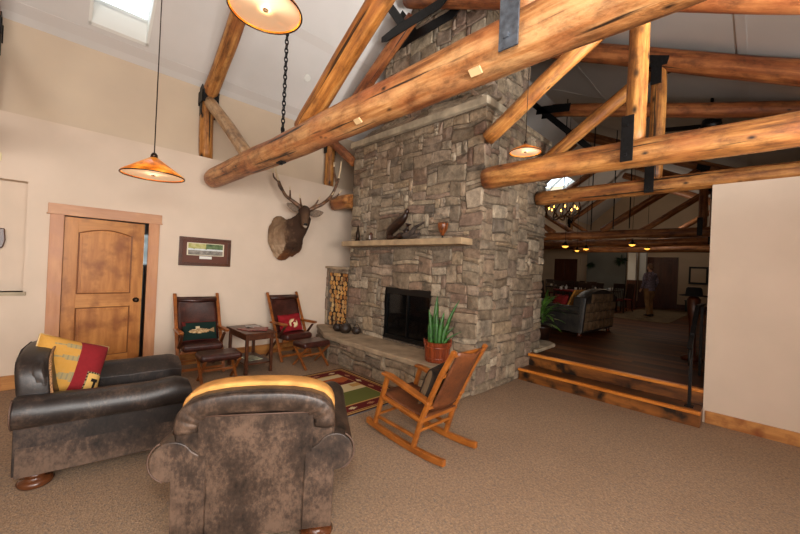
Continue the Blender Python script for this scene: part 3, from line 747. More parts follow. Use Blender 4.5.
# diagonal beyond the chimney (cut light patch visible) and thin suspension rods
for i, (y, lab) in enumerate(((3.28, 'leftmost thin black rod hanging above the far log beams'), (2.74, 'middle thin black rod hanging above the far log beams'), (2.37, 'rightmost thin black rod hanging above the far log beams'))):
    tag(MB().tube([(10.6, y, 2.86), (10.6, y, zr(y)+.01)], .014, 8).build('hanging_rod', M['iron'], loc=(10.6, y, 2.86), world=True), lab, 'rod', 'black hanging rods')

# black chain hanging from the ridge to the nearest chord
cm = MB(); z = 2.93; i = 0; cxx, cyy = 1.66, 3.47
ztop = zr(cyy)
def link(c, ax):
    P = []
    for j in range(14):
        a = 2*PI*j/14; P.append((.016*math.cos(a), .03*math.sin(a)))
    pts = [(c[0]+(p if ax == 0 else 0), c[1]+(p if ax else 0), c[2]+q) for p, q in P]
    vs = []; n = 5
    for j, p in enumerate(pts):
        p = Vector(p); d = (Vector(pts[(j+1) % 14])-Vector(pts[j-1])).normalized(); x = Vector((0, 1, 0)) if ax == 0 else Vector((1, 0, 0)); y = d.cross(x).normalized()
        for k in range(n):
            a = 2*PI*k/n; vs.append(p+x*math.cos(a)*.0065+y*math.sin(a)*.0065)
    cm.add(vs, [(j*n+k, j*n+(k+1) % n, ((j+1) % 14)*n+(k+1) % n, ((j+1) % 14)*n+k) for j in range(14) for k in range(n)])
while z < ztop-.02:
    link((cxx, cyy, z), i % 2); z += .045; i += 1
ct = thing('hanging_chain', 'long black iron chain hanging from the roof to the nearest log', 'chain', (cxx, cyy, 2.9))
cm.build('links', M['iron'], ct, world=True, smooth=True)
MB().box(cxx-.03, cxx+.03, cyy-.05, cyy+.05, 2.585, 2.60).box(cxx-.012, cxx+.012, cyy-.012, cyy+.012, 2.57, 2.95).build('hook_plate', M['iron'], ct, world=True)

# ------------------------------------------------------------------ pendant lamps
def pendant(label, x, y, z, R, h, ztop, group='amber cone pendant lamps', e=22, tilt=0):
    t = thing('pendant_lamp', label, 'lamp', (x, y, z), 0, group)
    n = 36
    sh = MB(); pr = [(R, 0), (R*.99, .012), (R*.55, h*.55), (R*.10, h), (R*.085, h), (R*.53, h*.53-.006), (R*.97, .004)]
    sh.lathe(pr+[pr[0]], n, closed=True); sh.build('lamp_shade', M['mica'], t, smooth=True)
    d = MB(); d.lathe([(R*.975, .007), (R*.5, .028), (.012, .034)], n); d.lathe([(.012, .034), (.012, .02), (0, .018)], 12)
    d.build('diffuser', M['mica_in'], t, smooth=True, fix=False)
    MB().lathe([(.014, .0), (.016, .008), (.010, .03)], 12).build('finial', M['brass'], t)
    rim = MB(); rim.tube([(R*math.cos(2*PI*i/n), R*math.sin(2*PI*i/n), 0) for i in range(n+1)], .0045, 6, caps=False); rim.build('rim', M['brass'], t, smooth=True)
    MB().lathe([(R*.12, h-.004), (R*.11, h+.02), (.012, h+.035)], 16).lathe([(.004, h+.03), (.004, ztop-z)], 8).build('cord', M['brass'], t, smooth=True)
    MB().lathe([(.06, ztop-z-.05), (.055, ztop-z), (0, ztop-z)], 16).build('ceiling_canopy', M['brass'], t, smooth=True)
    l = bpy.data.lights.new('pendant_glow', 'POINT'); l.energy = e; l.color = (1, .72, .42); l.shadow_soft_size = .06
    lo = bpy.data.objects.new('pendant_glow', l); C.objects.link(lo); lo.parent = t; lo.location = (0, 0, -.05)
    return t
pendant('amber cone pendant hanging low before the left wall, over the armchair', .562, 3.35, 2.20, .21, .145, zr(3.35), e=3)
pendant('pendant at the top edge of the photo, seen from below with its glowing underside', .80, 1.945, 2.945, .192, .14, zr(1.945), e=4)
pendant('small amber pendant hanging in front of the log beside the chimney', 3.40, 1.70, 2.80, .155, .085, zr(1.70), e=2.5)

# ------------------------------------------------------------------ elk mount
ek = thing('elk_head_mount', 'mounted elk head and shoulders with tall antlers on the left wall', 'mounted animal', (2.9, 5.89, 2.0))
body = MB()
path = [((2.86, 5.885, 2.00), (.235, .345)), ((2.865, 5.82, 2.005), (.25, .36)), ((2.875, 5.74, 2.02), (.245, .335)), ((2.90, 5.64, 2.06), (.215, .285)),
        ((2.935, 5.55, 2.12), (.18, .235)), ((2.97, 5.46, 2.20), (.145, .19)), ((2.99, 5.38, 2.28), (.125, .155)), ((3.0, 5.31, 2.36), (.105, .12))]
body.tube([p for p, r in path], [r for p, r in path], 20, upv=(0, 0, 1))
body.tube([(3.01, 5.40, 2.45), (2.985, 5.32, 2.44), (2.945, 5.235, 2.385), (2.895, 5.13, 2.28), (2.86, 5.05, 2.20), (2.845, 5.015, 2.165)], [(.07, .065), (.10, .10), (.088, .095), (.060, .072), (.052, .058), (.034, .034)], 16)
body.tube([(2.95, 5.29, 2.3), (2.90, 5.15, 2.19), (2.87, 5.07, 2.15)], [.066, .044, .034], 10)   # jaw
body.ball((2.87, 5.82, 1.73), (.16, .07, .12))
body.tube([(2.97, 5.42, 2.10), (2.98, 5.50, 1.96), (3.0, 5.62, 1.86), (2.98, 5.76, 1.78)], [.075, .10, .12, .12], 10)     # throat mane
body.ball((2.78, 5.80, 2.22), (.13, .09, .14))
eb = body.build('body', M['fur'], ek, world=True)
# bake the voxel remesh into real geometry so the coat can carry its colours
def apply_remesh(o, vox, it=4):
    r = o.modifiers.new('r', 'REMESH'); r.mode = 'VOXEL'; r.voxel_size = vox
    k = o.modifiers.new('s', 'SMOOTH'); k.iterations = it; k.factor = .5
    dg = bpy.context.evaluated_depsgraph_get(); me = bpy.data.meshes.new_from_object(o.evaluated_get(dg)); o.modifiers.clear(); o.data = me
    for p in me.polygons: p.use_smooth = True
    return me
def vcol(o, fn):
    me = o.data; ca = me.color_attributes.new('Col', 'FLOAT_COLOR', 'POINT')
    for i, v in enumerate(me.vertices): ca.data[i].color = rgba(fn(v.co))
me = apply_remesh(eb, .014)
for v in me.vertices:      # shaggy coat
    w = v.co; k = 1 if w.y < -.45 else 0
    if not k: v.co = w+v.normal*(.016*noise.noise((w.x*16, w.y*16, w.z*7))+.010*noise.noise((w.x*45, w.y*45, w.z*18)))
def lerp(a, b, t):
    t = max(0, min(1, t)); return tuple(a[i]+(b[i]-a[i])*t for i in range(3))
def elkcol(c):
    w = c+Vector((2.9, 5.89, 2.0)); n = noise.noise(w*9)*.5+noise.noise(w*30)*.25
    tan, dark, rust, pale = (122, 96, 72), (62, 43, 31), (112, 70, 40), (176, 150, 122)
    neck = (5.80-w.y)/.30+(w.x-2.88)*3.5+n*1.4; col = lerp(tan, dark, neck)
    if w.y > 5.5: col = lerp(col, rust, (1.80-w.z)/.12+n*.8)
    if w.y > 5.5 and w.x < 2.78: col = lerp(col, pale, (2.2-w.z)/.3*.6+n)
    if w.y < 5.2: col = lerp(col, (92, 68, 50), (5.2-w.y)/.1)
    if w.y < 5.07 and w.z < 2.165: col = (196, 180, 160)
    if w.x > 3.05 and w.y > 5.45 and w.z < 2.15: col = lerp(col, rust, .7)
    return tuple(max(0, min(255, q)) for q in col)
vcol(eb, elkcol)
for sx, pts in ((-1, [(2.93, 5.36, 2.46), (2.87, 5.38, 2.475), (2.78, 5.40, 2.50), (2.71, 5.42, 2.54)]), (1, [(3.06, 5.30, 2.42), (3.12, 5.26, 2.41), (3.20, 5.21, 2.42), (3.27, 5.18, 2.45)])):
    MB().tube(pts, [(.03, .018), (.075, .02), (.062, .016), (.008, .006)], 12, upv=(.7, .7, 0)).build('ear', plain('elk_ear_fur', (118, 100, 84), .9, nscale=40, namt=.15), ek, world=True, sub=1)
for q in ((2.872, 5.27, 2.375), (3.0, 5.195, 2.355)):
    MB().ball(q, .016).build('eye', M['black'], ek, world=True, smooth=True)
MB().ball((2.84, 5.0, 2.185), (.034, .022, .022)).build('nose', M['black'], ek, world=True, smooth=True)
def antler(main, tines):
    a = MB(); tips = []
    def smooth(P, k=6):
        P = [Vector(p) for p in P]; out = []
        for i in range(len(P)-1):
            p0, p1, p2, p3 = P[max(i-1, 0)], P[i], P[i+1], P[min(i+2, len(P)-1)]
            for j in range(k):
                t = j/k; out.append(.5*((2*p1)+(p2-p0)*t+(2*p0-5*p1+4*p2-p3)*t*t+(3*p1-p0-3*p2+p3)*t**3))
        return out+[P[-1]]
    for P, r0, r1 in [(main, .034, .012)]+[(p_, a_*1.25, .006) for p_, a_, b_ in tines]:
        S = smooth(P); n = len(S); R = [r0+(r1-r0)*(i/(n-1))**1.3 for i in range(n)]
        k = int(n*.75); a.tube(S[:k+1], R[:k+1], 10); tips.append(MB().tube(S[k:], R[k:], 10))
    o = a.build('antler', M['antler'], ek, world=True, smooth=True); [tp.build('antler_tip', M['antler_tip'], o, world=True, smooth=True) for tp in tips]
antler([(2.93, 5.30, 2.47), (2.85, 5.32, 2.53), (2.76, 5.35, 2.59), (2.68, 5.40, 2.66), (2.62, 5.45, 2.8), (2.575, 5.5, 2.96), (2.54, 5.52, 3.12)],
       [([(2.92, 5.29, 2.49), (2.86, 5.22, 2.54), (2.80, 5.16, 2.68)], .018, .004), ([(2.74, 5.36, 2.6), (2.70, 5.28, 2.66), (2.66, 5.22, 2.78)], .016, .004),
        ([(2.64, 5.43, 2.73), (2.57, 5.42, 2.80), (2.53, 5.40, 2.94)], .018, .004), ([(2.60, 5.47, 2.86), (2.56, 5.58, 2.95), (2.56, 5.64, 3.08)], .014, .004)])
antler([(3.05, 5.27, 2.46), (3.13, 5.22, 2.52), (3.22, 5.15, 2.58), (3.32, 5.06, 2.72), (3.38, 5.0, 2.92), (3.42, 4.98, 3.12), (3.43, 4.97, 3.31)],
       [([(3.08, 5.24, 2.5), (3.11, 5.18, 2.56), (3.16, 5.13, 2.70)], .018, .004), ([(3.22, 5.14, 2.6), (3.26, 5.04, 2.66), (3.32, 4.97, 2.78)], .016, .004),
        ([(3.28, 5.1, 2.66), (3.37, 5.0, 2.70), (3.43, 4.92, 2.82)], .017, .004), ([(3.38, 5.0, 2.94), (3.34, 5.02, 3.1), (3.32, 5.02, 3.28)], .017, .004)])

# ------------------------------------------------------------------ framed picture, niche ornament, thermostat
pc = thing('framed_picture', 'landscape print in a wide dark wooden frame beside the door', 'picture', (1.69, 5.895, 1.46))
x0, x1, z0, z1 = 1.335, 2.045, 1.465, 1.885; f = .045
MB().box(x0, x1, 5.865, 5.895, z1-f, z1).box(x0, x1, 5.865, 5.895, z0, z0+f).box(x0, x0+f, 5.865, 5.895, z0+f, z1-f).box(x1-f, x1, 5.865, 5.895, z0+f, z1-f).build('frame', M['walnut'], pc, world=True, bevel=.004)
MB().box(x0+f, x1-f, 5.883, 5.893, z0+f, z1-f).build('mat_board', plain('brown_mat_board', (92, 46, 26), .6), pc, world=True)
def piccol(u, v):
    n = noise.noise((u*9, v*5, 1))*.5+noise.noise((u*30, v*14, 4))*.3
    if u < .03 or u > .97 or v < .06 or v > .94: return (226, 216, 190)
    if v > .55+.08*n: c = lerp((150, 152, 70), (206, 196, 150), .5+n) if u < .5 else lerp((52, 74, 46), (120, 140, 96), .5+n)
    elif v > .42+.1*n: c = lerp((196, 204, 206), (236, 236, 232), .5+n)
    else: c = lerp((96, 92, 84), (168, 160, 150), .5+n*1.3)
    return c
MB().grid(lambda u, v: (x0+.1+(x1-x0-.2)*u, 5.879, z0+.155+.185*v), 60, 22, piccol).build('print', M['pic'], pc, world=True, fix=False)
MB().box(x0+.27, x0+.44, 5.879, 5.884, z0+.105, z0+.145).build('caption_plate', M['white'], pc, world=True)
tag(MB().prism([(-.07, .25), (.05, .25), (.06, .12), (.045, .04), (0, 0), (-.04, 0), (-.07, .1)], -.03, .03, 'xz').build('carved_ornament', M['walnut'], loc=(-.41, 6.05, 1.565), bevel=.01), 'dark wooden ornament inside the wall niche at the left edge', 'ornament')
tag(MB().box(-.06, .03, -.02, 0, -.045, .045).build('thermostat', M['thermo'], loc=(-.43, 5.90, 2.59), bevel=.006), 'small cream wall unit above the niche at the left edge', 'thermostat')
tag(MB().lathe([(.06, 0), (.055, -.012), (.0, -.014)], 20).build('ceiling_spotlight', M['white'], loc=(3.02, 5.49, zl(5.49)-.002), smooth=False), 'small round recessed fitting in the sloping ceiling', 'light fitting')
bpy.data.objects['ceiling_spotlight'].rotation_euler = (-math.atan(.864), 0, 0)

# ------------------------------------------------------------------ mantel pieces
MZ = 1.99
t = thing('metal_figurine', 'dark pointed figurine at the left end of the mantel', 'figurine', (3.74, 4.83, MZ))
MB().lathe([(.045, 0), (.05, .02), (.03, .04), (.036, .09), (.03, .15), (.018, .2), (.006, .27), (0, .28)], 14).build('body', M['brass'], t, smooth=True)
MB().box(-.01, .01, .02, .05, .06, .17).build('wing', M['antler'], t, bevel=.004)
t = thing('small_lantern', 'tiny dark lantern with pale glint on the mantel, second from left', 'lantern', (3.74, 4.48, MZ))
MB().lathe([(.032, 0), (.032, .01), (.026, .015), (.026, .10), (.034, .105), (.012, .14), (0, .145)], 12).build('body', M['walnut'], t)
MB().box(-.03, -.025, -.008, .008, .03, .09).build('glass_pane', M['white'], t)
t = thing('driftwood_sculpture', 'dark curving antler-like driftwood sculpture in the middle of the mantel', 'sculpture', (3.74, 3.8, MZ))
def sm(P, k=5):
    P = [Vector(p) for p in P]; out = []
    for i in range(len(P)-1):
        p0, p1, p2, p3 = P[max(i-1, 0)], P[i], P[i+1], P[min(i+2, len(P)-1)]
        for j in range(k):
            q = j/k; out.append(.5*((2*p1)+(p2-p0)*q+(2*p0-5*p1+4*p2-p3)*q*q+(3*p1-p0-3*p2+p3)*q**3))
    return out+[P[-1]]
MB().tube(sm([(0, .25, .05), (0, .22, .14), (0, .08, .24), (0, -.06, .33), (0, -.12, .42), (0, -.14, .47)]), [.035+.04*math.sin(PI*min(1, i/18)) if i < 20 else max(.006, .05-.009*(i-19)) for i in range(26)], 10).build('upper_branch', M['darkwood'], t, smooth=True)
MB().tube(sm([(0, .27, .04), (0, .1, .05), (0, -.08, .08), (0, -.13, .14), (0, -.16, .24)]), [.035+.02*math.sin(i) for i in range(21)], 10).build('lower_branch', M['darkwood'], t, smooth=True)
MB().tube(sm([(-.02, -.12, .05), (-.02, -.25, .1), (-.02, -.32, .17), (-.02, -.5, .24)]), [max(.006, .06-.0034*i) for i in range(16)], 8).tube([(0, -.16, .02), (0, -.4, .08)], [.05, .02], 8).build('bark_slab', M['ember'], t, smooth=True)
t = thing('striped_vase', 'small brown striped pointed vase at the right side of the mantel', 'vase', (3.74, 2.99, MZ))
MB().lathe([(.012, .04), (.03, .07), (.062, .13), (.075, .19), (.07, .21), (.06, .2), (0, .1)], 16).build('bowl', wood_mat('striped_wood', (34, 20, 14), (170, 92, 40), (26, 26, 1.2), .35), t, smooth=True)
MB().lathe([(.03, 0), (.03, .01), (.01, .02), (.01, .05)], 12).build('foot', M['iron'], t)

# ------------------------------------------------------------------ snake plant
pt = thing('potted_snake_plant', 'tall green snake plant in a copper brown slatted tub on the hearth', 'plant', (3.50, 2.80, .43))
r0, r1, hh = .138, .165, .24
pb = MB(); n = 48
pr = [(r0, 0), (r0+.008, .015), (r1, hh), (r1+.006, hh+.005), (r1-.01, hh+.01), (r1-.018, hh-.02), (r0-.02, .03), (0, .03)]
for r, z in pr:
    for k in range(n):
        a = 2*PI*k/n; g = .006 if k % 3 == 0 else 0
        pb.v.append(((r-g)*math.cos(a), (r-g)*math.sin(a), z))
pb.f = [(i*n+k, i*n+(k+1) % n, (i+1)*n+(k+1) % n, (i+1)*n+k) for i in range(len(pr)-2) for k in range(n)]+[tuple(range(n-1, -1, -1))]
pb.build('tub', M['pot'], pt)
for z in (.05, .185): MB().lathe([(r0+(r1-r0)*z/hh+.002, z-.01), (r0+(r1-r0)*z/hh+.008, z-.008), (r0+(r1-r0)*z/hh+.009, z+.008), (r0+(r1-r0)*z/hh+.004, z+.01)], 40).build('hoop', M['pot'], pt, smooth=True)
for a in (2.45, -.7):
    MB().tube([( (r1+.004)*math.cos(a+s), (r1+.004)*math.sin(a+s), .19+.085*math.cos(s*5)) for s in [q*.05 for q in range(-6, 7)]], .009, 8).build('handle', M['pot'], pt, smooth=True)
MB().lathe([(r1-.02, hh-.03), (0, hh-.02)], 24).build('soil', M['ember'], pt, fix=False)
rnd = random.Random(12)
rv = Vector((.709, -.704, 0))      # leaves fan across the tub
for (off, dp, hgt, ln, w) in [(-.035, .0, .56, .01, .03), (.03, -.02, .34, .03, .028), (-.075, .02, .40, -.05, .022), (.085, 0, .52, .17, .018), (.055, .03, .27, .08, .03), (-.01, .05, .36, -.02, .028),
                              (-.055, -.05, .33, -.03, .026), (.0, -.06, .30, .02, .03), (.075, -.04, .2, .14, .022), (-.09, 0, .22, -.03, .022), (.02, .07, .38, .04, .026), (.09, .04, .16, .2, .02)]:
    m = MB(); k = 12; base = rv*off+Vector((rv.y, -rv.x, 0))*dp
    yaw = rnd.random()*.6; w *= 1.35; hgt *= 1.08; sdir = (rv*math.cos(yaw)+Vector((-rv.y, rv.x, 0))*math.sin(yaw)); bk = Vector((-sdir.y, sdir.x, 0))
    for i in range(k+1):
        q = i/k; c = base+Vector((0, 0, hh-.03+hgt*q))+rv*(ln*q*q); ww = w*(1-.15*(1-q))*(1-q**4)+.001
        m.v += [tuple(c-sdir*ww+bk*.008), tuple(c), tuple(c+sdir*ww+bk*.008)]
    m.f = [(i*3+j, i*3+j+1, i*3+j+4, i*3+j+3) for i in range(k) for j in range(2)]
    m.build('leaf', M['leaf'], pt, smooth=True, fix=False, solid=.005)

# leafy plant on the lodge floor behind the chimney corner
lp = thing('potted_leafy_plant', 'leafy green pot plant on the lodge floor at the chimney corner', 'plant', (6.55, 2.80, .34))
MB().lathe([(.13, 0), (.17, .26), (.18, .28), (.16, .28), (.15, .25), (0, .24)], 24).build('pot', M['darkwood'], lp, smooth=True)
rnd = random.Random(4)
fo = MB()
for i in range(46):
    a = rnd.random()*2*PI; el = .25+rnd.random()*1.2; L = .30+.26*rnd.random(); c0 = Vector((.03*math.cos(a), .03*math.sin(a), .26+.45*rnd.random()))
    d = Vector((math.cos(a)*math.cos(el), math.sin(a)*math.cos(el), math.sin(el))); sd = d.cross(Vector((0, 0, 1))).normalized()
    k = 6; b0 = len(fo.v); vs = []; fs = []
    for j in range(k+1):
        q = j/k; c = c0+d*L*q+Vector((0, 0, -.22*q*q)); ww = .035*math.sin(PI*min(1, .08+q*.92))+.002
        vs += [c-sd*ww, c+Vector((0, 0, -.006)), c+sd*ww]
    fs = [(j*3+e, j*3+e+1, j*3+e+4, j*3+e+3) for j in range(k) for e in range(2)]
    fo.add(vs, fs)
fo.build('foliage', M['leaf2'], lp, smooth=True, fix=False)

# ------------------------------------------------------------------ rug
RX0, RX1, RY0, RY1 = 1.05, 3.22, 2.94, 4.41
def rugcol(u, v):
    x = u*(RX1-RX0); y = v*(RY1-RY0); Wd, Hd = RX1-RX0, RY1-RY0
    e = min(x, y, Wd-x, Hd-y)
    bur, tan, cream, green, rust, nav = (98, 26, 26), (186, 146, 84), (206, 190, 148), (98, 104, 50), (176, 92, 46), (58, 24, 26)
    if e < .022: return nav
    if e < .045: return tan
    if e < .065: return bur
    if e < .082: return tan
    if e < .215:
        s = (x if (y < .215 or y > Hd-.215) else y)
        q = (s+.05) % .26; c = abs(q-.13); h = abs(e-.148)
        if c/.062+h/.034 < 1: return cream if int((s+.05)/.26) % 2 else (166, 116, 84)
        if c/.02+h/.05 < 1: return nav
        return bur
    if e < .235: return tan
    yy = (y-.235)/(Hd-.47); xx = Wd-.235-x; z_ = .05*(int(yy*12) % 2)
    if xx < .46:
        if yy < .36: return green
        if yy < .60: return cream if not (xx < .14 and .46 < yy < .56) else tan
        if yy < .68+.12*abs(xx*4 % 1-.5): return bur
        return rust if yy < .88 else cream
    if xx < .88:
        d = abs(xx-.69)/.19+abs((yy*3) % 1-.5)*1.4
        return bur if d < .55 else (cream if d < .95 else (rust if yy > .6 else green))
    if xx < 1.3: return rust if yy > .45 else cream
    return green if xx < 1.5 else cream
m = MB(); m.box(RX0, RX1, RY0, RY1, .001, .009); m.grid(lambda u, v: (RX0+(RX1-RX0)*u, RY0+(RY1-RY0)*v, .011), 170, 116, rugcol)
tag(m.build('area_rug', M['col'], loc=(2.1, 3.7, 0), world=True, fix=False), 'burgundy bordered rug with green and cream blocks on the carpet before the hearth', 'rug')

# ------------------------------------------------------------------ armchairs
def circ(cx, cz, r, a0, a1, n=14): return [(cx+r*math.cos(math.radians(a0+(a1-a0)*i/n)), cz+r*math.sin(math.radians(a0+(a1-a0)*i/n))) for i in range(n+1)]
def armchair(label, loc, rotz, tanback):
    t = thing('leather_armchair', label, 'armchair', loc, rotz, 'rolled arm leather armchairs')
    MB().box(-.37, .37, -.44, .44, .10, .34).build('base', M['leath'], t, bevel=.02)
    ac, ar_, az = .408, .108, .535
    for sx in (-1, 1):
        poly = [(.24, .10), (.405, .10), (.412, az-ar_+.006)]+circ(ac, az, ar_, -82, 150, 18)+[(.24, .54)]
        poly = [(sx*x_, z_) for x_, z_ in poly]
        a = MB(); n = 22; k = len(poly)
        for i in range(n+1):
            q = i/n; y = -.475+.955*q
            s_ = 1.0-.16*max(0, (q-.90)/.10)**2-.05*max(0, (.05-q)/.05)
            sag = -.02*math.sin(PI*q)+.012*noise.noise((q*5, sx, 3))
            a.v += [((x-ac*sx)*s_+ac*sx, y+(.03*math.sin(PI*(z-.42)/.24) if (i == n and z > .42) else 0), (z-.4)*s_+.4+(sag if z > .45 else 0)) for x, z in poly]
        a.f = [(i*k+j, i*k+(j+1) % k, (i+1)*k+(j+1) % k, (i+1)*k+j) for i in range(n) for j in range(k)]+[tuple(range(k-1, -1, -1)), tuple(n*k+j for j in range(k))]
        ar = a.build('arm', M['leath'] if tanback else M['leath_blk'], t, bevel=.012)
        MB().tube([(sx*x_, -.474, z_) for x_, z_ in circ(ac, az, ar_+.001, -70, 60)], .005, 6).tube([(sx*(ac+.008), -.46, az-ar_-.001), (sx*(ac+.008), .46, az-ar_-.001)], .005, 6).build('piping', M['piping'], ar, smooth=True)
        if not tanback: MB().box(min(sx*.396, sx*.409), max(sx*.396, sx*.409), -.462, .452, .10, az-ar_+.004).build('side_panel', M['leath'], ar, bevel=.004)
    # back: arched panel that leans and rolls backwards
    def yb(z): return -.44-.09*max(0, z-.3)-.06*max(0, z-.75)
    half = [(0, .10), (.385, .10), (.39, .46), (.402, .58), (.408, .66), (.402, .74), (.382, .795), (.34, .838), (.27, .866), (.17, .884), (.08, .890), (0, .892)]
    poly = half+[(-x, z) for x, z in reversed(half[1:-1])]
    b = MB(); k = len(poly)
    layers = [(0, .965), (.012, .99), (.03, 1.0), (.12, 1.0), (.165, .97)]
    for d_, s_ in layers: b.v += [(x*s_, yb(z)+d_, .10+(z-.10)*(1-(1-s_)*.6)) for x, z in poly]
    for i in range(len(layers)-1): b.f += [(i*k+j, i*k+(j+1) % k, (i+1)*k+(j+1) % k, (i+1)*k+j) for j in range(k)]
    # rear skin as a fan of strips so it follows the lean
    nz = 14; base_i = len(b.v)
    def halfw(z):
        for (x0, z0), (x1, z1) in zip(half[1:], half[2:]):
            if z0 <= z <= z1: return x0+(x1-x0)*(z-z0)/max(1e-6, z1-z0)
        return 0
    Z = [.102+(.885-.102)*(i/nz)**.85 for i in range(nz+1)]
    for z in Z: b.v += [(-halfw(z)*.965, yb(z)+.001, z), (halfw(z)*.965, yb(z)+.001, z)]
    b.f += [(base_i+2*i, base_i+2*i+1, base_i+2*i+3, base_i+2*i+2) for i in range(nz)]
    b.f += [tuple((len(layers)-1)*k+j for j in range(k))]
    bk = b.build('backrest', M['leath'] if tanback else M['leath_blk'], t, fix=True, smooth=False, bevel=0 if tanback else .018)
    # raised rectangular rear panel with pale piping along its top
    n = 8; p = MB(); Zp = [.10+.665*i/n for i in range(n+1)]
    for xx in (-.285, .285):
        for z in Zp: p.v.append((xx, yb(z)-.008, z))
    p.f = [(i, i+1, n+2+i, n+1+i) for i in range(n)]
    p.build('rear_panel', M['leath'], bk, solid=.012, fix=False)
    MB().tube([(-.285, yb(.765)-.015, .767), (.285, yb(.765)-.015, .767)], .0045, 6).build('piping', M['piping'], bk, smooth=True)
    # crest band: gathered dark leather above the panel
    c = MB(); m = 40
    def crest(u, v):
        a_ = PI*(1.0-1.0*u); ca, sa = math.cos(a_), math.sin(a_); pw = lambda q, e: math.copysign(abs(q)**e, q)
        ox, oz = .398*pw(ca, .7), .68+.208*pw(sa, .62); ix, iz = .295*pw(ca, .6), .68+.095*pw(sa, .7)
        x = ox+(ix-ox)*v; z = oz+(iz-oz)*v
        ww = .004*math.sin(u*75+2*math.sin(9*u))*(1 if abs(u-.5) > .28 else .25)
        return (x, yb(z)-.024*math.sin(PI*min(1, .15+v*.85))-.004+ww*v, z)
    c.grid(crest, m*2, 8)
    if tanback: c.build('crest_band', M['leath_blk'] if not tanback else M['leath'], bk, smooth=True, solid=.01)
    # inner back cushion
    c = MB(); up_ = .030 if tanback else -.004
    q = [(-.36, .36), (-.40, .60), (-.405, .72)]+[(.408*math.copysign(abs(math.cos(PI*(1-i/16)))**.72, math.cos(PI*(1-i/16))), .70+(.185+up_)*math.sin(PI*i/16)**.6) for i in range(1, 16)]+[(.405, .72), (.40, .60), (.36, .36)]
    k = len(q)
    for d_, s_ in (((.08, .98), (.10, 1.0), (.19, 1.0), (.25, .92)) if tanback else ((.06, .98), (.08, 1.0), (.12, 1.0), (.15, .92))): c.v += [(x*s_, yb(z)+d_+.05*(1-(z-.3)/.7), .36+(z-.36)*(1-(1-s_)*.4)) for x, z in q]
    for i in range(3): c.f += [(i*k+j, i*k+(j+1) % k, (i+1)*k+(j+1) % k, (i+1)*k+j) for j in range(k)]
    c.f += [tuple(range(k-1, -1, -1)), tuple(3*k+j for j in range(k))]
    bc = c.build('back_cushion', M['suede'] if tanback else M['leath_blk'], t, bevel=.012)
    if tanback: bc['label'] = 'golden tan suede back cushion'
    else:
        pts = [(x*.985, yb(z)+.168, z*.996) for x, z in half[2:]+[(-x, z) for x, z in reversed(half[2:-1])]]
        MB().tube(pts, .008, 6).build('stitched_trim', plain('brown_lacing', (132, 96, 62), .8, nscale=120, namt=.4), bk, smooth=True)
    MB().box(-.235, .235, -.25, .47, .33, .46).build('seat_cushion', M['leath_blk'], t, bevel=.045)
    for x in (-.33, .33):
        for y in (-.37, .37):
            MB().lathe([(.055, 0), (.085, .012), (.095, .035), (.08, .055), (.05, .062), (.062, .075), (.07, .088), (.06, .1), (0, .1)], 28, (x, y, 0)).build('foot', M['bun'], t, smooth=True)
    return t
HA, HB = math.radians(-8), math.radians(58)
chA = armchair('worn dark leather armchair at left holding the yellow and red pillow', (.405, 3.655, 0), HA-PI/2, False)
chB = armchair('leather armchair in front seen from behind with golden suede inside', (1.078, 2.252, 0), HB-PI/2, True)

def cushion(name, label, loc, w, h, th, rot, colfn, cat='pillow', fab='col', nu=44, nv=36, piping=None, bulge=1.0):
    """stuffed pillow: local x across, z up, y thickness"""
    t = thing(name, label, cat, loc)
    t.matrix_basis = Matrix.Translation(loc) @ rot; 
    t.rotation_euler = rot.to_euler(); 
    m = MB()
    def P(u, v, s):
        a, b = 2*u-1, 2*v-1; k = (max(0, 1-a**4)*max(0, 1-b**4))**.5
        pin = 1-.07*(1-abs(a))*abs(b)**3*1.0; px = a*w/2*(1-.06*(1-abs(b))**1*abs(a)**3); pz = b*h/2*(1-.06*(1-abs(a))*abs(b)**3)
        return (px, s*th/2*k, pz+h/2)
    m.grid(lambda u, v: P(u, v, -1), nu, nv, colfn); m.grid(lambda u, v: P(u, v, 1), nu, nv, colfn)
    m.build('cover', M[fab], t, smooth=True, fix=True)
    if piping:
        pts = [P(u, 0, 0) for u in [i/12 for i in range(13)]]+[P(1, v, 0) for v in [i/12 for i in range(13)]]+[P(1-u, 1, 0) for u in [i/12 for i in range(13)]]+[P(0, 1-v, 0) for v in [i/12 for i in range(13)]]
        MB().tube(pts, .006, 6).build('piping', plain('pillow_cord', piping, .8), t, smooth=True)
    return t
def kilim(u, v):
    yel, red, grey, blk, tan = (192, 146, 76), (140, 34, 38), (136, 126, 96), (34, 26, 22), (212, 170, 96)
    n = noise.noise((u*20, v*20, 0))*8
    if u > .52:
        d = abs(u-.98)+abs(v-.22)*.8
        if u > .70 and v < .42:
            if u < .73 or v > .39: return blk if int((u+v)*40) % 2 else grey
            if abs(u-.86) < .03 and .12 < v < .3 or abs(v-.28) < .025 and .8 < u < .92: return blk
            return tan
        return lerp(red, (120, 28, 34), .5+n*.04)
    for cz in (.82, .60, .28):
        w = .11 if cz > .5 else .16
        if abs(v-cz) < w*.5*(u-.12)/.4 and u > .16: return lerp(grey, tan, .3 if int(u*60) % 2 else .05)
    return lerp(yel, (190, 138, 56), .5+n*.05)
rotA = Matrix.Rotation(math.radians(-66)-PI/2, 4, 'Z') @ Matrix.Rotation(math.radians(22), 4, 'X') @ Matrix.Rotation(math.radians(-24), 4, 'Y')
fA = Vector((math.cos(HA), math.sin(HA), 0)); rA = Vector((math.sin(HA), -math.cos(HA), 0))
pl_loc = Vector((.44, 3.66, .47))-fA*.06+rA*.02
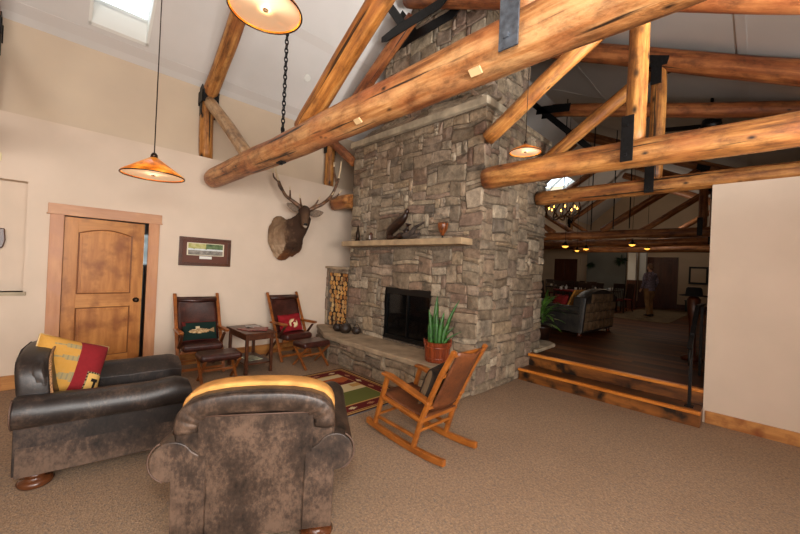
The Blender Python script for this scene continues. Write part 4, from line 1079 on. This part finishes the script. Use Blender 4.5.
cushion('kilim_pillow', 'yellow and red patterned pillow leaning in the left armchair', (.085, 3.53, .53), .45, .42, .2, rotA, lambda u, v: kilim(1-u, v), piping=(190, 160, 110))

# ------------------------------------------------------------------ rocking chair (honey oak and saddle leather)
rk = thing('rocking_chair', 'honey oak rocking chair with brown leather seat and back by the hearth', 'rocking chair', (2.495, 2.1, 0))
def W3(p): return (p[0], p[1], p[2])
xl, xr = 2.27, 2.72
def arcz(y):   # runner height along its length
    return .004+.05*((y-1.95)/.68)**2 if y > 1.95 else .004+.02*((y-1.95)/.28)**2
for x in (xl, xr):
    pts = [(x, 1.69+(2.64-1.69)*i/16, 0) for i in range(17)]
    r = MB()
    for i, p in enumerate(pts):
        z = arcz(p[1]); w = .021
        r.v += [(x-w, p[1], z), (x+w, p[1], z), (x+w, p[1], z+.055), (x-w, p[1], z+.055)]
    r.f = [(i*4+j, i*4+(j+1) % 4, (i+1)*4+(j+1) % 4, (i+1)*4+j) for i in range(16) for j in range(4)]+[(3, 2, 1, 0), (64, 65, 66, 67)]
    r.build('rocker', M['oak'], rk, world=True, bevel=.008)
    MB().bar((x, 2.53, arcz(2.53)+.04), (x, 2.38, .572), .038, .044, up=(1, 0, 0)).build('front_leg', M['oak'], rk, world=True, bevel=.01)
    ps = MB(); P = [(x, 2.03, arcz(2.03)+.04), (x, 1.95, .31), (x, 1.87, .49), (x, 1.76, .73), (x, 1.645, .935)]
    for a, b in zip(P, P[1:]): ps.bar(a, tuple(Vector(b)+(Vector(b)-Vector(a)).normalized()*.006), .036, .044, up=(1, 0, 0))
    ps.build('back_post', M['oak'], rk, world=True, bevel=.008)
    am = MB(); sx = 1 if x > 2.5 else -1
    am.prism([(2.44, .595), (2.44, .572), (2.36, .56), (1.86, .45), (1.86, .482), (2.34, .592)], x-.036, x+.036, 'yz')
    am.build('armrest', M['oak'], rk, world=True, bevel=.01)
    MB().bar((x, 2.48, .16), (x, 2.0, .14), .026, .03, up=(1, 0, 0)).bar((x, 2.43, .36), (x, 1.93, .30), .028, .05, up=(1, 0, 0)).build('side_rail', M['oak'], rk, world=True, bevel=.007)
for a_, b_, w_, h_ in ((2.44, .36, .03, .05), (1.95, .3, .026, .04), (2.48, .19, .024, .024), (1.98, .2, .024, .024)): MB().bar((xl, a_, b_), (xr, a_, b_), w_, h_).build('cross_rail', M['oak'], rk, world=True, bevel=.006)
for a_, b_ in ((1.66, .90), (1.765, .71), (1.89, .42)): MB().bar((xl, a_, b_), (xr, a_, b_), .023, .03).build('back_rail', M['oak'], rk, world=True, bevel=.006)
MB().grid(lambda u, v: (xl+.012+(xr-xl-.024)*u, 2.47-.55*v, .40-.07*v-.035*math.sin(PI*v)*(1-.3*abs(2*u-1))), 10, 10).build('leather_seat', M['leath_tan'], rk, world=True, smooth=True, solid=.012)
MB().grid(lambda u, v: (xl+.05+(xr-xl-.10)*u, 1.90-.255*v-.035*math.sin(PI*u)*1.0, .39+.535*v-.03*(1-abs(2*u-1))*v), 10, 12).build('leather_back', M['leath_tan'], rk, world=True, smooth=True, solid=.01)
def darkp(u, v): return (104, 84, 62) if u < .03 else lerp((40, 32, 26), (58, 46, 36), .5+noise.noise((u*9, v*9, 2)))
cushion('dark_pillow', 'dark pillow with cream edge propped in the rocking chair', (2.5, 2.08, .40), .38, .33, .12, Matrix.Rotation(math.radians(14), 4, 'Z') @ Matrix.Rotation(math.radians(19), 4, 'X'), darkp)

# ------------------------------------------------------------------ folding leather chairs and ottomans
def campaign_chair(label, loc, head):
    t = thing('folding_leather_chair', label, 'chair', loc, head-PI/2, 'folding leather chairs by the left wall')
    hw = .275
    for x in (-hw, hw):
        MB().bar((x, .24, 0), (x, -.31, 1.06), .026, .042, up=(1, 0, 0)).build('back_post', M['chairwood'], t, bevel=.006)
        xi = x*.93
        MB().bar((xi, -.28, 0), (xi, .26, .56), .024, .036, up=(1, 0, 0)).build('leg', M['walnut'], t, bevel=.005)
        MB().prism([(-.14, .57), (-.14, .60), (.30, .615), (.33, .60), (.31, .575)], x-.028, x+.028, 'yz').build('armrest', M['chairwood'], t, bevel=.008)
    MB().bar((-hw, .2, .08), (hw, .2, .08), .024, .036).build('stretcher', M['chairwood'], t, bevel=.004); MB().bar((-hw, -.2, .10), (hw, -.2, .10), .024, .03).build('stretcher', M['chairwood'], t, bevel=.004)
    MB().grid(lambda u, v: (-hw+.015+(2*hw-.03)*u, -.035-.262*v-.04*math.sin(PI*u)*math.sin(PI*min(1, v*1.1)), .42+.59*v), 10, 12).build('leather_back', M['leath_red'], t, smooth=True, solid=.016)
    MB().tube([(-hw+.02, -.262, .975), (0, -.295, .955), (hw-.02, -.262, .975)], [(.062, .034)]*3, 14, upv=(0, 0, 1)).build('head_roll', M['leath_red'], t, smooth=True)
    s = MB().box(-hw+.03, hw-.03, -.10, .30, .33, .43).build('seat_cushion', M['leath_red'], t, bevel=.04)
    MB().box(-hw+.01, hw-.01, .20, .235, .30, .34).box(-hw+.01, hw-.01, -.09, -.06, .32, .35).build('seat_rail', M['chairwood'], t, bevel=.004)
    return t
H1, H2 = math.radians(266), math.radians(274)
campaign_chair('folding wood and oxblood leather chair near the door with the dark green pillow', (1.55, 5.50, 0), H1)
campaign_chair('folding wood and oxblood leather chair near the firewood with the red pillow', (2.93, 5.50, 0), H2)
def ottoman(label, loc, head):
    t = thing('leather_ottoman', label, 'footstool', loc, head-PI/2, 'cross-legged leather footstools')
    MB().box(-.245, .245, -.17, .17, .30, .395).build('cushion', M['leath_red'], t, bevel=.042)
    for x in (-.20, .20):
        MB().bar((x-.012, -.19, 0), (x-.012, .16, .32), .022, .036, up=(1, 0, 0)).build('leg', M['chairwood'], t, bevel=.005)
        MB().bar((x+.012, .19, 0), (x+.012, -.16, .32), .022, .036, up=(1, 0, 0)).build('leg', M['chairwood'], t, bevel=.005)
    MB().bar((-.2, 0, .165), (.2, 0, .165), .024, .03).build('stretcher', M['chairwood'], t, bevel=.004)
    return t
ottoman('oxblood leather footstool in front of the chair with the green pillow', (1.60, 4.84, 0), H1)
ottoman('oxblood leather footstool in front of the chair with the red pillow', (2.95, 4.84, 0), H2)
def fishp(u, v):
    g, c = (20, 40, 34), (206, 180, 136)
    e = ((u-.47)/.30)**2+((v-.46)/.115)**2
    if e < 1: return lerp(c, (150, 112, 70), .5+.8*noise.noise((u*14, v*20, 1))) if v < .47 else lerp((120, 92, 62), c, .5+noise.noise((u*30, v*30, 1)))
    if .78 < u < .92 and abs(v-.48) < .12*(u-.72)/.2+.02: return (150, 120, 84)
    if abs(u-.42) < .05 and .56 < v < .70: return (196, 176, 140)
    if v > .93 or v < .04: return (92, 30, 26)
    if u < .1 and v > .75: return (92, 30, 26)
    return g
def redp(u, v):
    e = ((u-.56)/.2)**2+((v-.42)/.26)**2
    if e < 1 and noise.noise((u*7, v*7, 5)) > -.15: return lerp((222, 204, 158), (150, 128, 90), max(0, e-.5)*1.6)
    return lerp((122, 20, 26), (152, 30, 36), .5+noise.noise((u*6, v*6, 3)))
def pillow_on(loc, head, rz, w, h, fn, name, label):
    f = Vector((math.cos(head), math.sin(head), 0)); r = Vector((math.sin(head), -math.cos(head), 0))
    p = Vector(loc)+f*.055+Vector((0, 0, .43))
    cushion(name, label, tuple(p), w, h, .11, Matrix.Rotation(head-PI/2, 4, 'Z') @ Matrix.Rotation(math.radians(22), 4, 'X') @ Matrix.Rotation(rz, 4, 'Y'), fn)
pillow_on((1.55, 5.50, 0), H1, 0, .44, .28, lambda u, v: fishp(1-u, v), 'fish_pillow', 'dark green pillow with a trout picture on the chair near the door')
pillow_on((2.93, 5.50, 0), H2, math.radians(3), .42, .30, lambda u, v: redp(1-u, v), 'red_pillow', 'red pillow with pale animal motif on the chair near the firewood')

# ------------------------------------------------------------------ side table with magazines
tb = thing('side_table', 'dark wooden side table between the two folding leather chairs', 'table', (2.16, 5.22, 0))
MB().box(-.22, .22, -.36, .38, .55, .575).build('tabletop', M['walnut'], tb, bevel=.006)
MB().box(-.19, .19, -.31, .33, .47, .55).build('apron', M['walnut'], tb, bevel=.003)
MB().box(-.19, .19, -.31, .33, .13, .15).build('shelf', M['walnut'], tb, bevel=.003)
for x in (-.175, .175):
    for y in (-.30, .32): MB().box(x-.02, x+.02, y-.02, y+.02, 0, .55).build('leg', M['walnut'], tb, bevel=.004)
for i, (x, y, z, a, mk, lab) in enumerate([(-.05, -.03, .5765, .3, 'mag_r', 'red magazine fanned on the side table, at the left of the pair'), (.07, .12, .5765, -.25, 'mag_b', 'pale grey magazine lying on the side table toward the back'), (.08, .11, .5865, -.5, 'mag_r', 'dark red magazine lying on top of the grey one on the side table'), (0, -.04, .151, .15, 'mag_g', 'pale magazine on the lower shelf of the side table')]):
    if i == 2: x, y, z = .08, -.13, .5765
    m = MB().box(-.1, .1, -.135, .135, 0, .008)
    tag(m.build('magazine', M[mk], loc=(2.16+x, 5.22+y, z+(.009 if i == 2 else 0)), rotz=a, bevel=.002), lab, 'magazine', 'magazines on the side table')

# ------------------------------------------------------------------ iron handrail on the steps
hr = thing('iron_handrail', 'black iron handrail on the right side of the wooden steps', 'railing', (5.16, .50, .172))
MB().box(5.145, 5.175, .485, .515, .17, .99).box(5.12, 5.20, .46, .54, .168, .18).build('post', M['iron'], hr, world=True)
MB().box(6.1, 6.13, .485, .515, .34, 1.28).build('post', M['iron'], hr, world=True)
MB().bar((4.98, .50, .84), (5.60, .50, 1.28), .045, .022).bar((5.59, .50, 1.275), (6.3, .50, 1.275), .045, .022).build('rail', M['iron'], hr, world=True, bevel=.003)
MB().tube([(4.99, .50, .83), (4.97, .50, .74), (5.0, .50, .66), (5.13, .50, .72), (5.16, .50, .86)], .010, 8).build('scroll', M['iron'], hr, world=True, smooth=True)

# ------------------------------------------------------------------ lodge hall beyond
FZ = .34
# far doors, drawn as casing + leaf
def far_door(name, lab, y0, y1, z1, cas):
    t = thing(name, lab, 'door', (19.5, (y0+y1)/2, FZ)); t['kind'] = 'structure'
    MB().box(19.44, 19.5, y0, y0+.14, FZ, z1).box(19.44, 19.5, y1-.14, y1, FZ, z1).box(19.44, 19.5, y0, y1, z1, z1+.15).build('casing', cas, t, world=True)
    MB().box(19.46, 19.5, y0+.14, y1-.14, FZ, z1).build('leaf', M['fardoor'], t, world=True)
    p = MB(); ym = (y0+y1)/2
    for a, b in ((y0+.22, ym-.05), (ym+.05, y1-.22)):
        for c, e in ((FZ+.15, 1.25), (1.4, z1-.12)): p.box(19.44, 19.46, a, b, c, e)
    p.build('panel', M['fardoor'], t, world=True, bevel=.008)
far_door('door_2', 'brown panelled door on the far wall behind the standing person', 2.45, 3.62, 2.44, M['fardoor'])
far_door('door_3', 'dark panelled door with pale casing on the far wall left of the columns', 6.45, 7.90, 2.46, M['wall_far'])
for (x, y, w_, lab) in ((16.9, 3.60, .27, 'white square column with wooden base left of the standing person'), (18.9, 3.62, .24, 'slim cream column just behind the white column')):
    t = thing('wooden_column', lab, 'column', (x, y, FZ))
    MB().box(-w_/2-.02, w_/2+.02, -w_/2-.02, w_/2+.02, 0, 1.18).build('wainscot', M['fardoor'], t)
    MB().box(-w_/2, w_/2, -w_/2, w_/2, 1.18, 2.45).build('shaft', M['white'], t)
lb = log('lintel_beam', (16.9, 8.9, 2.93), (16.9, 1.0, 2.93), .15, .15, M['log_far'], None, 77); tag(lb, 'dark brown lintel log resting on the columns at the far end of the hall', 'beam')
t = thing('framed_wall_mirror', 'dark framed pale mirror on the far wall right of the door', 'mirror', (19.5, 1.8, 1.5))
MB().box(19.44, 19.5, 1.45, 2.08, 1.46, 2.2).build('frame', M['black'], t, world=True); MB().box(19.43, 19.44, 1.52, 2.01, 1.54, 2.12).build('glass', M['wall_far'], t, world=True)
tag(MB().box(-.2, .2, -.22, .22, 0, .42).box(-.22, .22, -.24, .24, .42, .46).build('storage_chest', M['greenbox'], loc=(18.6, 1.83, FZ), bevel=.01), 'dark green chest on the floor at the far wall below the mirror', 'chest')
tag(MB().box(12.5, 18.4, 1.75, 3.35, FZ+.001, FZ+.012).build('hall_rug', M['rugfar'], loc=(15, 2.5, FZ), world=True), 'tan rug on the dark wooden floor under the standing person', 'rug')
# post with black hat
t = thing('hat_stand', 'reddish wooden stand topped with a black hat at the wall edge beyond the rail', 'hat stand', (7.25, .70, FZ))
MB().lathe([(.14, 0), (.14, .04), (.05, .08), (.045, .5), (.07, .7), (.09, .95), (.05, 1.0), (0, 1.02)], 16).build('stand', M['fardoor'], t, smooth=True)
tag(MB().lathe([(.19, 0), (.20, .01), (.11, .025), (.10, .12), (.08, .14), (0, .13)], 20).build('black_hat', M['felt'], loc=(7.25, .70, FZ+1.0), smooth=True), 'black felt hat on top of the reddish wooden stand', 'hat')

# sofa seen from behind
so = thing('leather_sofa', 'dark leather sofa with quilted brown back on the lodge floor', 'sofa', (8.55, 2.86, FZ), math.radians(-3))
MB().box(-.88, .88, -.42, .46, .10, .34).build('base', M['sofa_leather'], so, bevel=.02)
nb = 16; top_ = [(-.90+1.80*i/nb, .66+.32*math.sin(PI*min(1, .12+.76*i/nb))**.8) for i in range(nb+1)]
bkp = [(.90, .08), (-.90, .08)]+top_
b = MB()
for d in (0, .03, .20, .24): 
    s_ = .985 if d in (0, .24) else 1
    b.v += [(x*s_, -.46-.08*(z-.1)+d, z*s_+.002) for x, z in bkp]
k = len(bkp); b.f = [(i*k+j, i*k+(j+1) % k, (i+1)*k+(j+1) % k, (i+1)*k+j) for i in range(3) for j in range(k)]+[tuple(range(k-1, -1, -1)), tuple(3*k+j for j in range(k))]
b.build('backrest', M['sofa_leather'], so, bevel=.01)
tf_ = MB()
for i in range(8):
    for j in range(4):
        x0 = -.86+1.72*i/8; x1 = x0+1.72/8; z0 = .12+.19*j; z1 = z0+.19
        if z1 < .66+.32*math.sin(PI*min(1, .12+.76*(i+.5)/8))**.8+.03:
            y = -.475-.08*(z0); tf_.add([(x0+.006, y+.012, z0+.006), (x1-.006, y+.012, z0+.006), (x1-.006, y, z1-.006), (x0+.006, y, z1-.006), ((x0+x1)/2, y-.028, (z0+z1)/2)], [(0, 1, 4), (1, 2, 4), (2, 3, 4), (3, 0, 4)])
tf_.build('quilting', M['tuft'], so, smooth=True)
for sx in (-1, 1):
    poly = [(sx*a, c) for a, c in [(.76, .10), (.90, .10), (.90, .46)]+circ(.88, .54, .09, -70, 170, 10)+[(.76, .5)]]
    MB().prism(poly, -.40, .48, 'xz').build('arm', M['sofa_leather'], so, bevel=.015)
MB().box(-.75, 0, -.22, .46, .33, .47).box(.005, .75, -.22, .46, .33, .47).build('seat_cushion', M['sofa_leather'], so, bevel=.04)
for x in (-.82, .82):
    for y in (-.38, .38): MB().lathe([(.03, 0), (.045, .03), (.03, .1), (0, .1)], 14, (x, y, 0)).build('foot', M['fardoor'], so, smooth=True)
def on_sofa(x, y, z): 
    v = so.matrix_basis @ Vector((x, y, z)); return (v.x, v.y, v.z)
gm = MB(); gm.grid(lambda u, v: (-.72+.5*u, -.16+.12*(1-v)-.06*v, .50+.44*v+.03*math.sin(9*u)*(1-v)), 14, 12)
tag(gm.build('gold_throw', M['throw'], loc=on_sofa(0, 0, 0), rotz=math.radians(-3), smooth=True, solid=.03, fix=False), 'gold throw draped inside the back of the far sofa', 'throw')
cushion('red_pillow', 'dark red pillow standing inside the near arm of the far sofa', on_sofa(-.55, .18, .48), .42, .34, .14, Matrix.Rotation(math.radians(60), 4, 'Z') @ Matrix.Rotation(.25, 4, 'X'), lambda u, v: (120, 28, 26), nu=14, nv=12)

# dining tables with chairs, cups and plates in the dark hall
def dining_chair(lab, x, y, rz, first=[None]):
    if first[0]: return dup(first[0], (x, y, FZ), rz, lab)
    t = thing('dining_chair', lab, 'chair', (x, y, FZ), rz, 'dark dining chairs in the lodge hall'); first[0] = t
    MB().box(-.21, .21, -.2, .22, .43, .46).build('seat', M['redcloth'], t, bevel=.01)
    for a in (-.18, .18):
        MB().bar((a, .19, 0), (a, .19, .43), .035, .035, up=(1, 0, 0)).build('leg', M['darkwood'], t)
        MB().bar((a, -.24, 0), (a, -.2, .43), .035, .035, up=(1, 0, 0)).bar((a, -.2, .43), (a, -.27, 1.02), .032, .035, up=(1, 0, 0)).build('leg', M['darkwood'], t)
    MB().box(-.2, .2, -.275, -.25, .88, 1.04).build('back_rail', M['darkwood'], t, bevel=.008)
    s_ = MB()
    for i in range(5): s_.bar((-.12+.06*i, -.21, .46), (-.12+.06*i, -.262, .89), .018, .018)
    s_.build('spindles', M['darkwood'], t)
    return t
spots = [(12.6, 4.45, 'round hall table nearest the sofa'), (14.9, 4.05, 'round hall table beside the white column'), (15.6, 6.0, 'round hall table before the pale cased door')]
words = [('nearest side', -2.4), ('far side', .75), ('left side', 2.3), ('right side', -.8)]
for i, (x, y, lab) in enumerate(spots):
    t = thing('dining_table', lab + ' with white cups on it', 'table', (x, y, FZ), 0, 'dining tables in the lodge hall')
    MB().lathe([(.55, .72), (.56, .74), (.55, .76), (0, .76)], 28).build('tabletop', M['redcloth'] if i == 0 else M['darkwood'], t)
    MB().lathe([(.28, 0), (.26, .04), (.06, .08), (.05, .7), (.12, .72)], 16).build('pedestal', M['darkwood'], t)
    for wd, a in words:
        dining_chair('dark chair, %s of the %s' % (wd, lab), x+.72*math.cos(a), y+.72*math.sin(a), a+PI/2)
    for j in range(4):
        a = .8+j*PI/2
        tag(MB().lathe([(.025, 0), (.04, .02), (.042, .10), (.036, .10), (.034, .02), (0, .015)], 12).build('white_cup', M['plate'], loc=(x+.33*math.cos(a), y+.33*math.sin(a), FZ+.761), smooth=True), 'white cup on the %s' % lab, 'cup', 'cups on the %s' % lab)
# wall plants in the grey alcove
for (y, z, r, lab) in ((5.35, 2.15, .22, 'dark leafy plant hanging on the left part of the grey alcove wall'), (4.15, 2.35, .30, 'dark leafy plant hanging beside the white column on the grey alcove wall')):
    t = thing('hanging_plant', lab, 'plant', (17.45, y, z)); m = MB(); rnd = random.Random(int(y*10))
    for i in range(60):
        d = Vector((rnd.random()-.5, rnd.random()-.5, rnd.random()*.7-.4)).normalized(); L = r*(.6+.6*rnd.random()); sd = d.cross(Vector((0, 0, 1))).normalized()*.03
        c = d*L*.5; m.add([Vector((0, 0, 0)), c-sd, d*L+Vector((0, 0, -.05)), c+sd], [(0, 1, 2, 3)])
    m.build('foliage', M['leafdk'], t, fix=False)
    MB().lathe([(.05, -.12), (.08, 0), (.07, 0), (0, -.08)], 12).build('pot', M['darkwood'], t); MB().box(.06, .16, -.015, .015, -.1, -.07).build('bracket', M['iron'], t)

# small far pendants
fp = None
for x, y, z, lab in ((9.8, 3.65, 2.36, 'far glowing pendant nearest the chimney edge'), (12.68, 4.33, 2.44, 'smallest far glowing pendant, low beside another one'), (11.81, 3.77, 2.43, 'far glowing pendant right of the smallest one'), (11.66, 2.52, 2.53, 'far glowing pendant above the white column'), (13.75, 2.55, 2.57, 'far glowing pendant over the standing person')):
    t = thing('hall_pendant', lab, 'lamp', (x, y, z), 0, 'small pendants over the lodge hall')
    R = .095 if x != 12.68 else .08
    MB().lathe([(R, 0), (R*.8, .05), (R*.25, .10), (.02, .13), (.02, .12), (R*.7, .04), (R*.93, 0)], 20, closed=True).build('lamp_shade', M['brass'], t, smooth=True)
    MB().lathe([(R*.9, .004), (R*.6, -.03), (0, -.05)], 16).build('bulb_glass', M['bulb_far'], t, smooth=True)
    MB().lathe([(.006, .11), (.006, (zr(y) if y < 3.9 else zl(y))-z)], 6).build('cord', M['iron'], t)

# antler chandelier
an = thing('antler_chandelier', 'antler chandelier with warm candle bulbs hanging behind the log beside the chimney', 'chandelier', (8.7, 3.33, 3.05))
rnd = random.Random(8)
for i in range(8):
    a = 2*PI*i/8; e = a+.9; m = MB()
    P = [Vector((.12*math.cos(a), .12*math.sin(a), -.05)), Vector((.26*math.cos(a+.3), .26*math.sin(a+.3), -.12)), Vector((.38*math.cos(e-.2), .38*math.sin(e-.2), 0)), Vector((.36*math.cos(e+.1), .36*math.sin(e+.1), .2)), Vector((.30*math.cos(e+.2), .30*math.sin(e+.2), .32))]
    m.tube(sm(P, 4), [.022, .022, .022, .02, .02, .02, .018, .018, .018, .016, .014, .014, .012, .010, .008, .006, .004], 8)
    m.tube([P[2], P[2]+Vector((.06*math.cos(e), .06*math.sin(e), .16))], [.014, .004], 6)
    m.build('antler', M['antler'], an, smooth=True)
    c = (.31*math.cos(a+.5), .31*math.sin(a+.5), .02)
    cb = MB().lathe([(.014, 0), (.014, .08), (0, .08)], 8, c).build('candle', M['white'], an)
    MB().lathe([(.012, .08), (.018, .10), (.004, .14), (0, .145)], 8, c).build('bulb', M['candle'], cb, smooth=True)
MB().lathe([(.012, -.05), (.012, zr(3.33)-3.05)], 8).build('rod', M['iron'], an)

# ceiling fan partly behind the log
fan = thing('ceiling_fan', 'black ceiling fan seen just above the log on the right', 'ceiling fan', (7.08, .57, 3.95))
MB().lathe([(0, -.10), (.09, -.08), (.13, 0), (.11, .09), (.04, .12), (.02, .14), (.02, zr(.57)-3.95)], 24).build('motor', M['black'], fan, smooth=True)
for i in range(4):
    a = .38+i*PI/2; q = Matrix.Rotation(a, 4, 'Z') @ Matrix.Rotation(.18, 4, 'X')
    MB().box(.14, .70, -.06, .06, -.004, .004, q).box(.08, .2, -.015, .015, -.006, .008, q).build('blade', M['black'], fan)

# ------------------------------------------------------------------ person seen from behind
pe = thing('person', 'person from behind in grey purple checked shirt and khaki trousers, standing in the far hall', 'person', (14.3, 2.53, FZ+.012), math.radians(52)-PI/2)
bd = MB()
hip = .90; sh_z = 1.42
# torso, neck, head
bd.tube([(0, 0, .86), (0, 0, .98), (0, .01, 1.12), (0, .01, 1.28), (0, 0, 1.40), (0, 0, 1.46)], [(.155, .115), (.15, .11), (.145, .105), (.18, .115), (.17, .10), (.07, .06)], 18, upv=(0, 1, 0))
bd.tube([(0, .0, 1.42), (0, .015, 1.56)], [.055, .052], 12); bd.ball((0, .03, 1.635), (.076, .095, .115), 18, 14)
bd.ball((0, .12, 1.62), (.014, .02, .018))
for sx in (-1, 1):
    bd.ball((sx*.078, .02, 1.63), (.012, .025, .032), 8, 6)
legs = {1: [(.09, 0, .90), (.10, .07, .49), (.10, .02, .08)], -1: [(-.09, 0, .90), (-.095, -.02, .49), (-.10, -.12, .09)]}
for sx, P in legs.items():
    P = [Vector(p) for p in P]
    bd.tube([P[0], P[0].lerp(P[1], .5), P[1], P[1].lerp(P[2], .3), P[2]], [.088, .075, .056, .054, .036], 12)
    bd.tube([P[2]+Vector((0, -.04, -.04)), P[2]+Vector((sx*.01, .07, -.055)), P[2]+Vector((sx*.02, .15, -.062))], [.04, .042, .03], 10)
arms = {1: [(.19, 0, 1.39), (.245, -.03, 1.12), (.23, .12, .90)], -1: [(-.19, 0, 1.39), (-.25, -.04, 1.12), (-.22, .10, .90)]}
for sx, P in arms.items():
    P = [Vector(p) for p in P]
    bd.tube([P[0]+Vector((-sx*.04, 0, .01)), P[0].lerp(P[1], .4), P[1], P[1].lerp(P[2], .35), P[2]], [.058, .048, .038, .038, .026], 12)
    d = (P[2]-P[1]).normalized(); bd.tube([P[2], P[2]+d*.05, P[2]+d*.095], [(.022, .032), (.02, .04), (.014, .036)], 10)
    for j in range(4):
        o_ = Vector((0, -.027+.018*j, 0)); L = [.058, .07, .066, .05][j]
        bd.tube([P[2]+d*.085+o_, P[2]+d*(.085+L*.5)+o_, P[2]+d*(.085+L)+o_+Vector((-sx*.012, .0, 0))], [.009, .0085, .0065], 6)
    bd.tube([P[2]+d*.03+Vector((0, .03, 0)), P[2]+d*.07+Vector((0, .055, 0)), P[2]+d*.10+Vector((0, .058, 0))], [.011, .010, .007], 6)
bo = bd.build('body', M['skin'], pe); apply_remesh(bo, .011, 3)
# clothes as shells over the same limbs
c = MB(); c.tube([(0, 0, .84), (0, 0, .98), (0, .01, 1.12), (0, .01, 1.28), (0, 0, 1.40), (0, 0, 1.475)], [(.178, .14), (.172, .13), (.168, .125), (.20, .135), (.185, .115), (.075, .066)], 18, upv=(0, 1, 0))
for sx, P in arms.items():
    P = [Vector(p) for p in P]; c.tube([P[0]+Vector((-sx*.05, 0, .01)), P[0].lerp(P[1], .4), P[1], P[1].lerp(P[2], .45), P[1].lerp(P[2], .9)], [.072, .062, .054, .05, .042], 12)
so_ = c.build('shirt', M['shirt'], pe); apply_remesh(so_, .012, 3)
c = MB(); c.tube([(0, 0, .78), (0, 0, .9), (0, 0, .97)], [(.15, .12), (.175, .135), (.166, .122)], 16, upv=(0, 1, 0))
for sx, P in legs.items():
    P = [Vector(p) for p in P]; c.tube([P[0], P[0].lerp(P[1], .5), P[1], P[1].lerp(P[2], .5), P[2]+Vector((0, -.0, -.03))], [.105, .094, .078, .07, .068], 12)
to_ = c.build('trousers', M['khaki'], pe); apply_remesh(to_, .012, 3)
hb = MB(); hb.ball((0, .018, 1.665), (.083, .098, .098), 16, 12); hb.ball((0, -.03, 1.62), (.07, .055, .08), 14, 10)
hb.build('hair', M['hair'], pe, smooth=True)
for sx, P in legs.items():
    f = Vector(P[2]); MB().tube([f+Vector((0, -.07, -.045)), f+Vector((0, 0, -.035)), f+Vector((sx*.015, .09, -.05)), f+Vector((sx*.02, .17, -.06))], [(.045, .04), (.05, .055), (.05, .035), (.035, .022)], 12, upv=(0, 0, 1)).build('shoe', M['shoe'], pe, smooth=True)

# ------------------------------------------------------------------ light
wd = bpy.data.worlds.new('sky'); sc.world = wd; wd.use_nodes = True
bg = wd.node_tree.nodes['Background']; bg.inputs[0].default_value = (.80, .92, 1.0, 1); bg.inputs[1].default_value = 3.0
def area(name, loc, target, sx, sy, e, col):
    l = bpy.data.lights.new(name, 'AREA'); l.shape = 'RECTANGLE'; l.size = sx; l.size_y = sy; l.energy = e; l.color = col
    o = bpy.data.objects.new(name, l); C.objects.link(o); o.location = loc
    o.rotation_euler = (Vector(target)-Vector(loc)).to_track_quat('-Z', 'Y').to_euler(); return o
area('window_daylight', (-3.1, -.6, 1.7), (3.5, 3.0, 1.6), 3.6, 2.0, 50, (1, .97, .94))
sw = area('left_wall_fill', (.2, -2.8, 1.9), (1.6, 5.9, 2.3), 3.4, 1.6, 215, (1, .97, .93)); sw.data.spread = math.radians(120)  # added fill to brighten the left wall; no window stands here
uw = area('ceiling_bounce_fill', (-2.6, -2.0, 2.3), (1.2, 1.6, 6.0), 1.6, 1.2, 120, (1, .98, .97)); uw.data.spread = math.radians(150)  # added upward light standing for bounced flash, brightens the ceiling
uw2 = area('right_ceiling_fill', (2.8, -2.6, 1.8), (3.9, .6, 4.6), 1.2, .8, 110, (1, .99, .98)); uw2.data.spread = math.radians(70)  # second added bounce light, aimed to brighten the right roof slope
fl = bpy.data.lights.new('camera_flash', 'POINT'); fl.energy = 105; fl.color = (1, .97, .94); fl.shadow_soft_size = .07  # flash just above the camera, inferred from cast shadows; not a room lamp
fo_ = bpy.data.objects.new('camera_flash', fl); C.objects.link(fo_); fo_.location = CAM+UP*.5-FW*.1

l = bpy.data.lights.new('hall_ceiling_fill', 'POINT'); l.energy = 32; l.color = (1, .86, .72); l.shadow_soft_size = .3  # added fill that lifts the dark hall ceiling; no fixture hangs here
o = bpy.data.objects.new('hall_ceiling_fill', l); C.objects.link(o); o.location = (16.0, 2.6, 3.9)
for x, y, e in ((11.7, 2.6, 9), (10.0, 3.7, 6), (15.5, 4.4, 12)):
    l = bpy.data.lights.new('hall_lamp_glow', 'POINT'); l.energy = e; l.color = (1, .72, .44); l.shadow_soft_size = .3
    o = bpy.data.objects.new('hall_lamp_glow', l); C.objects.link(o); o.location = (x, y, 2.2)
vs = sc.view_settings; vs.view_transform = 'Standard'; vs.look = 'None'; vs.gamma = 1; vs.use_curve_mapping = False; vs.exposure = -0.1
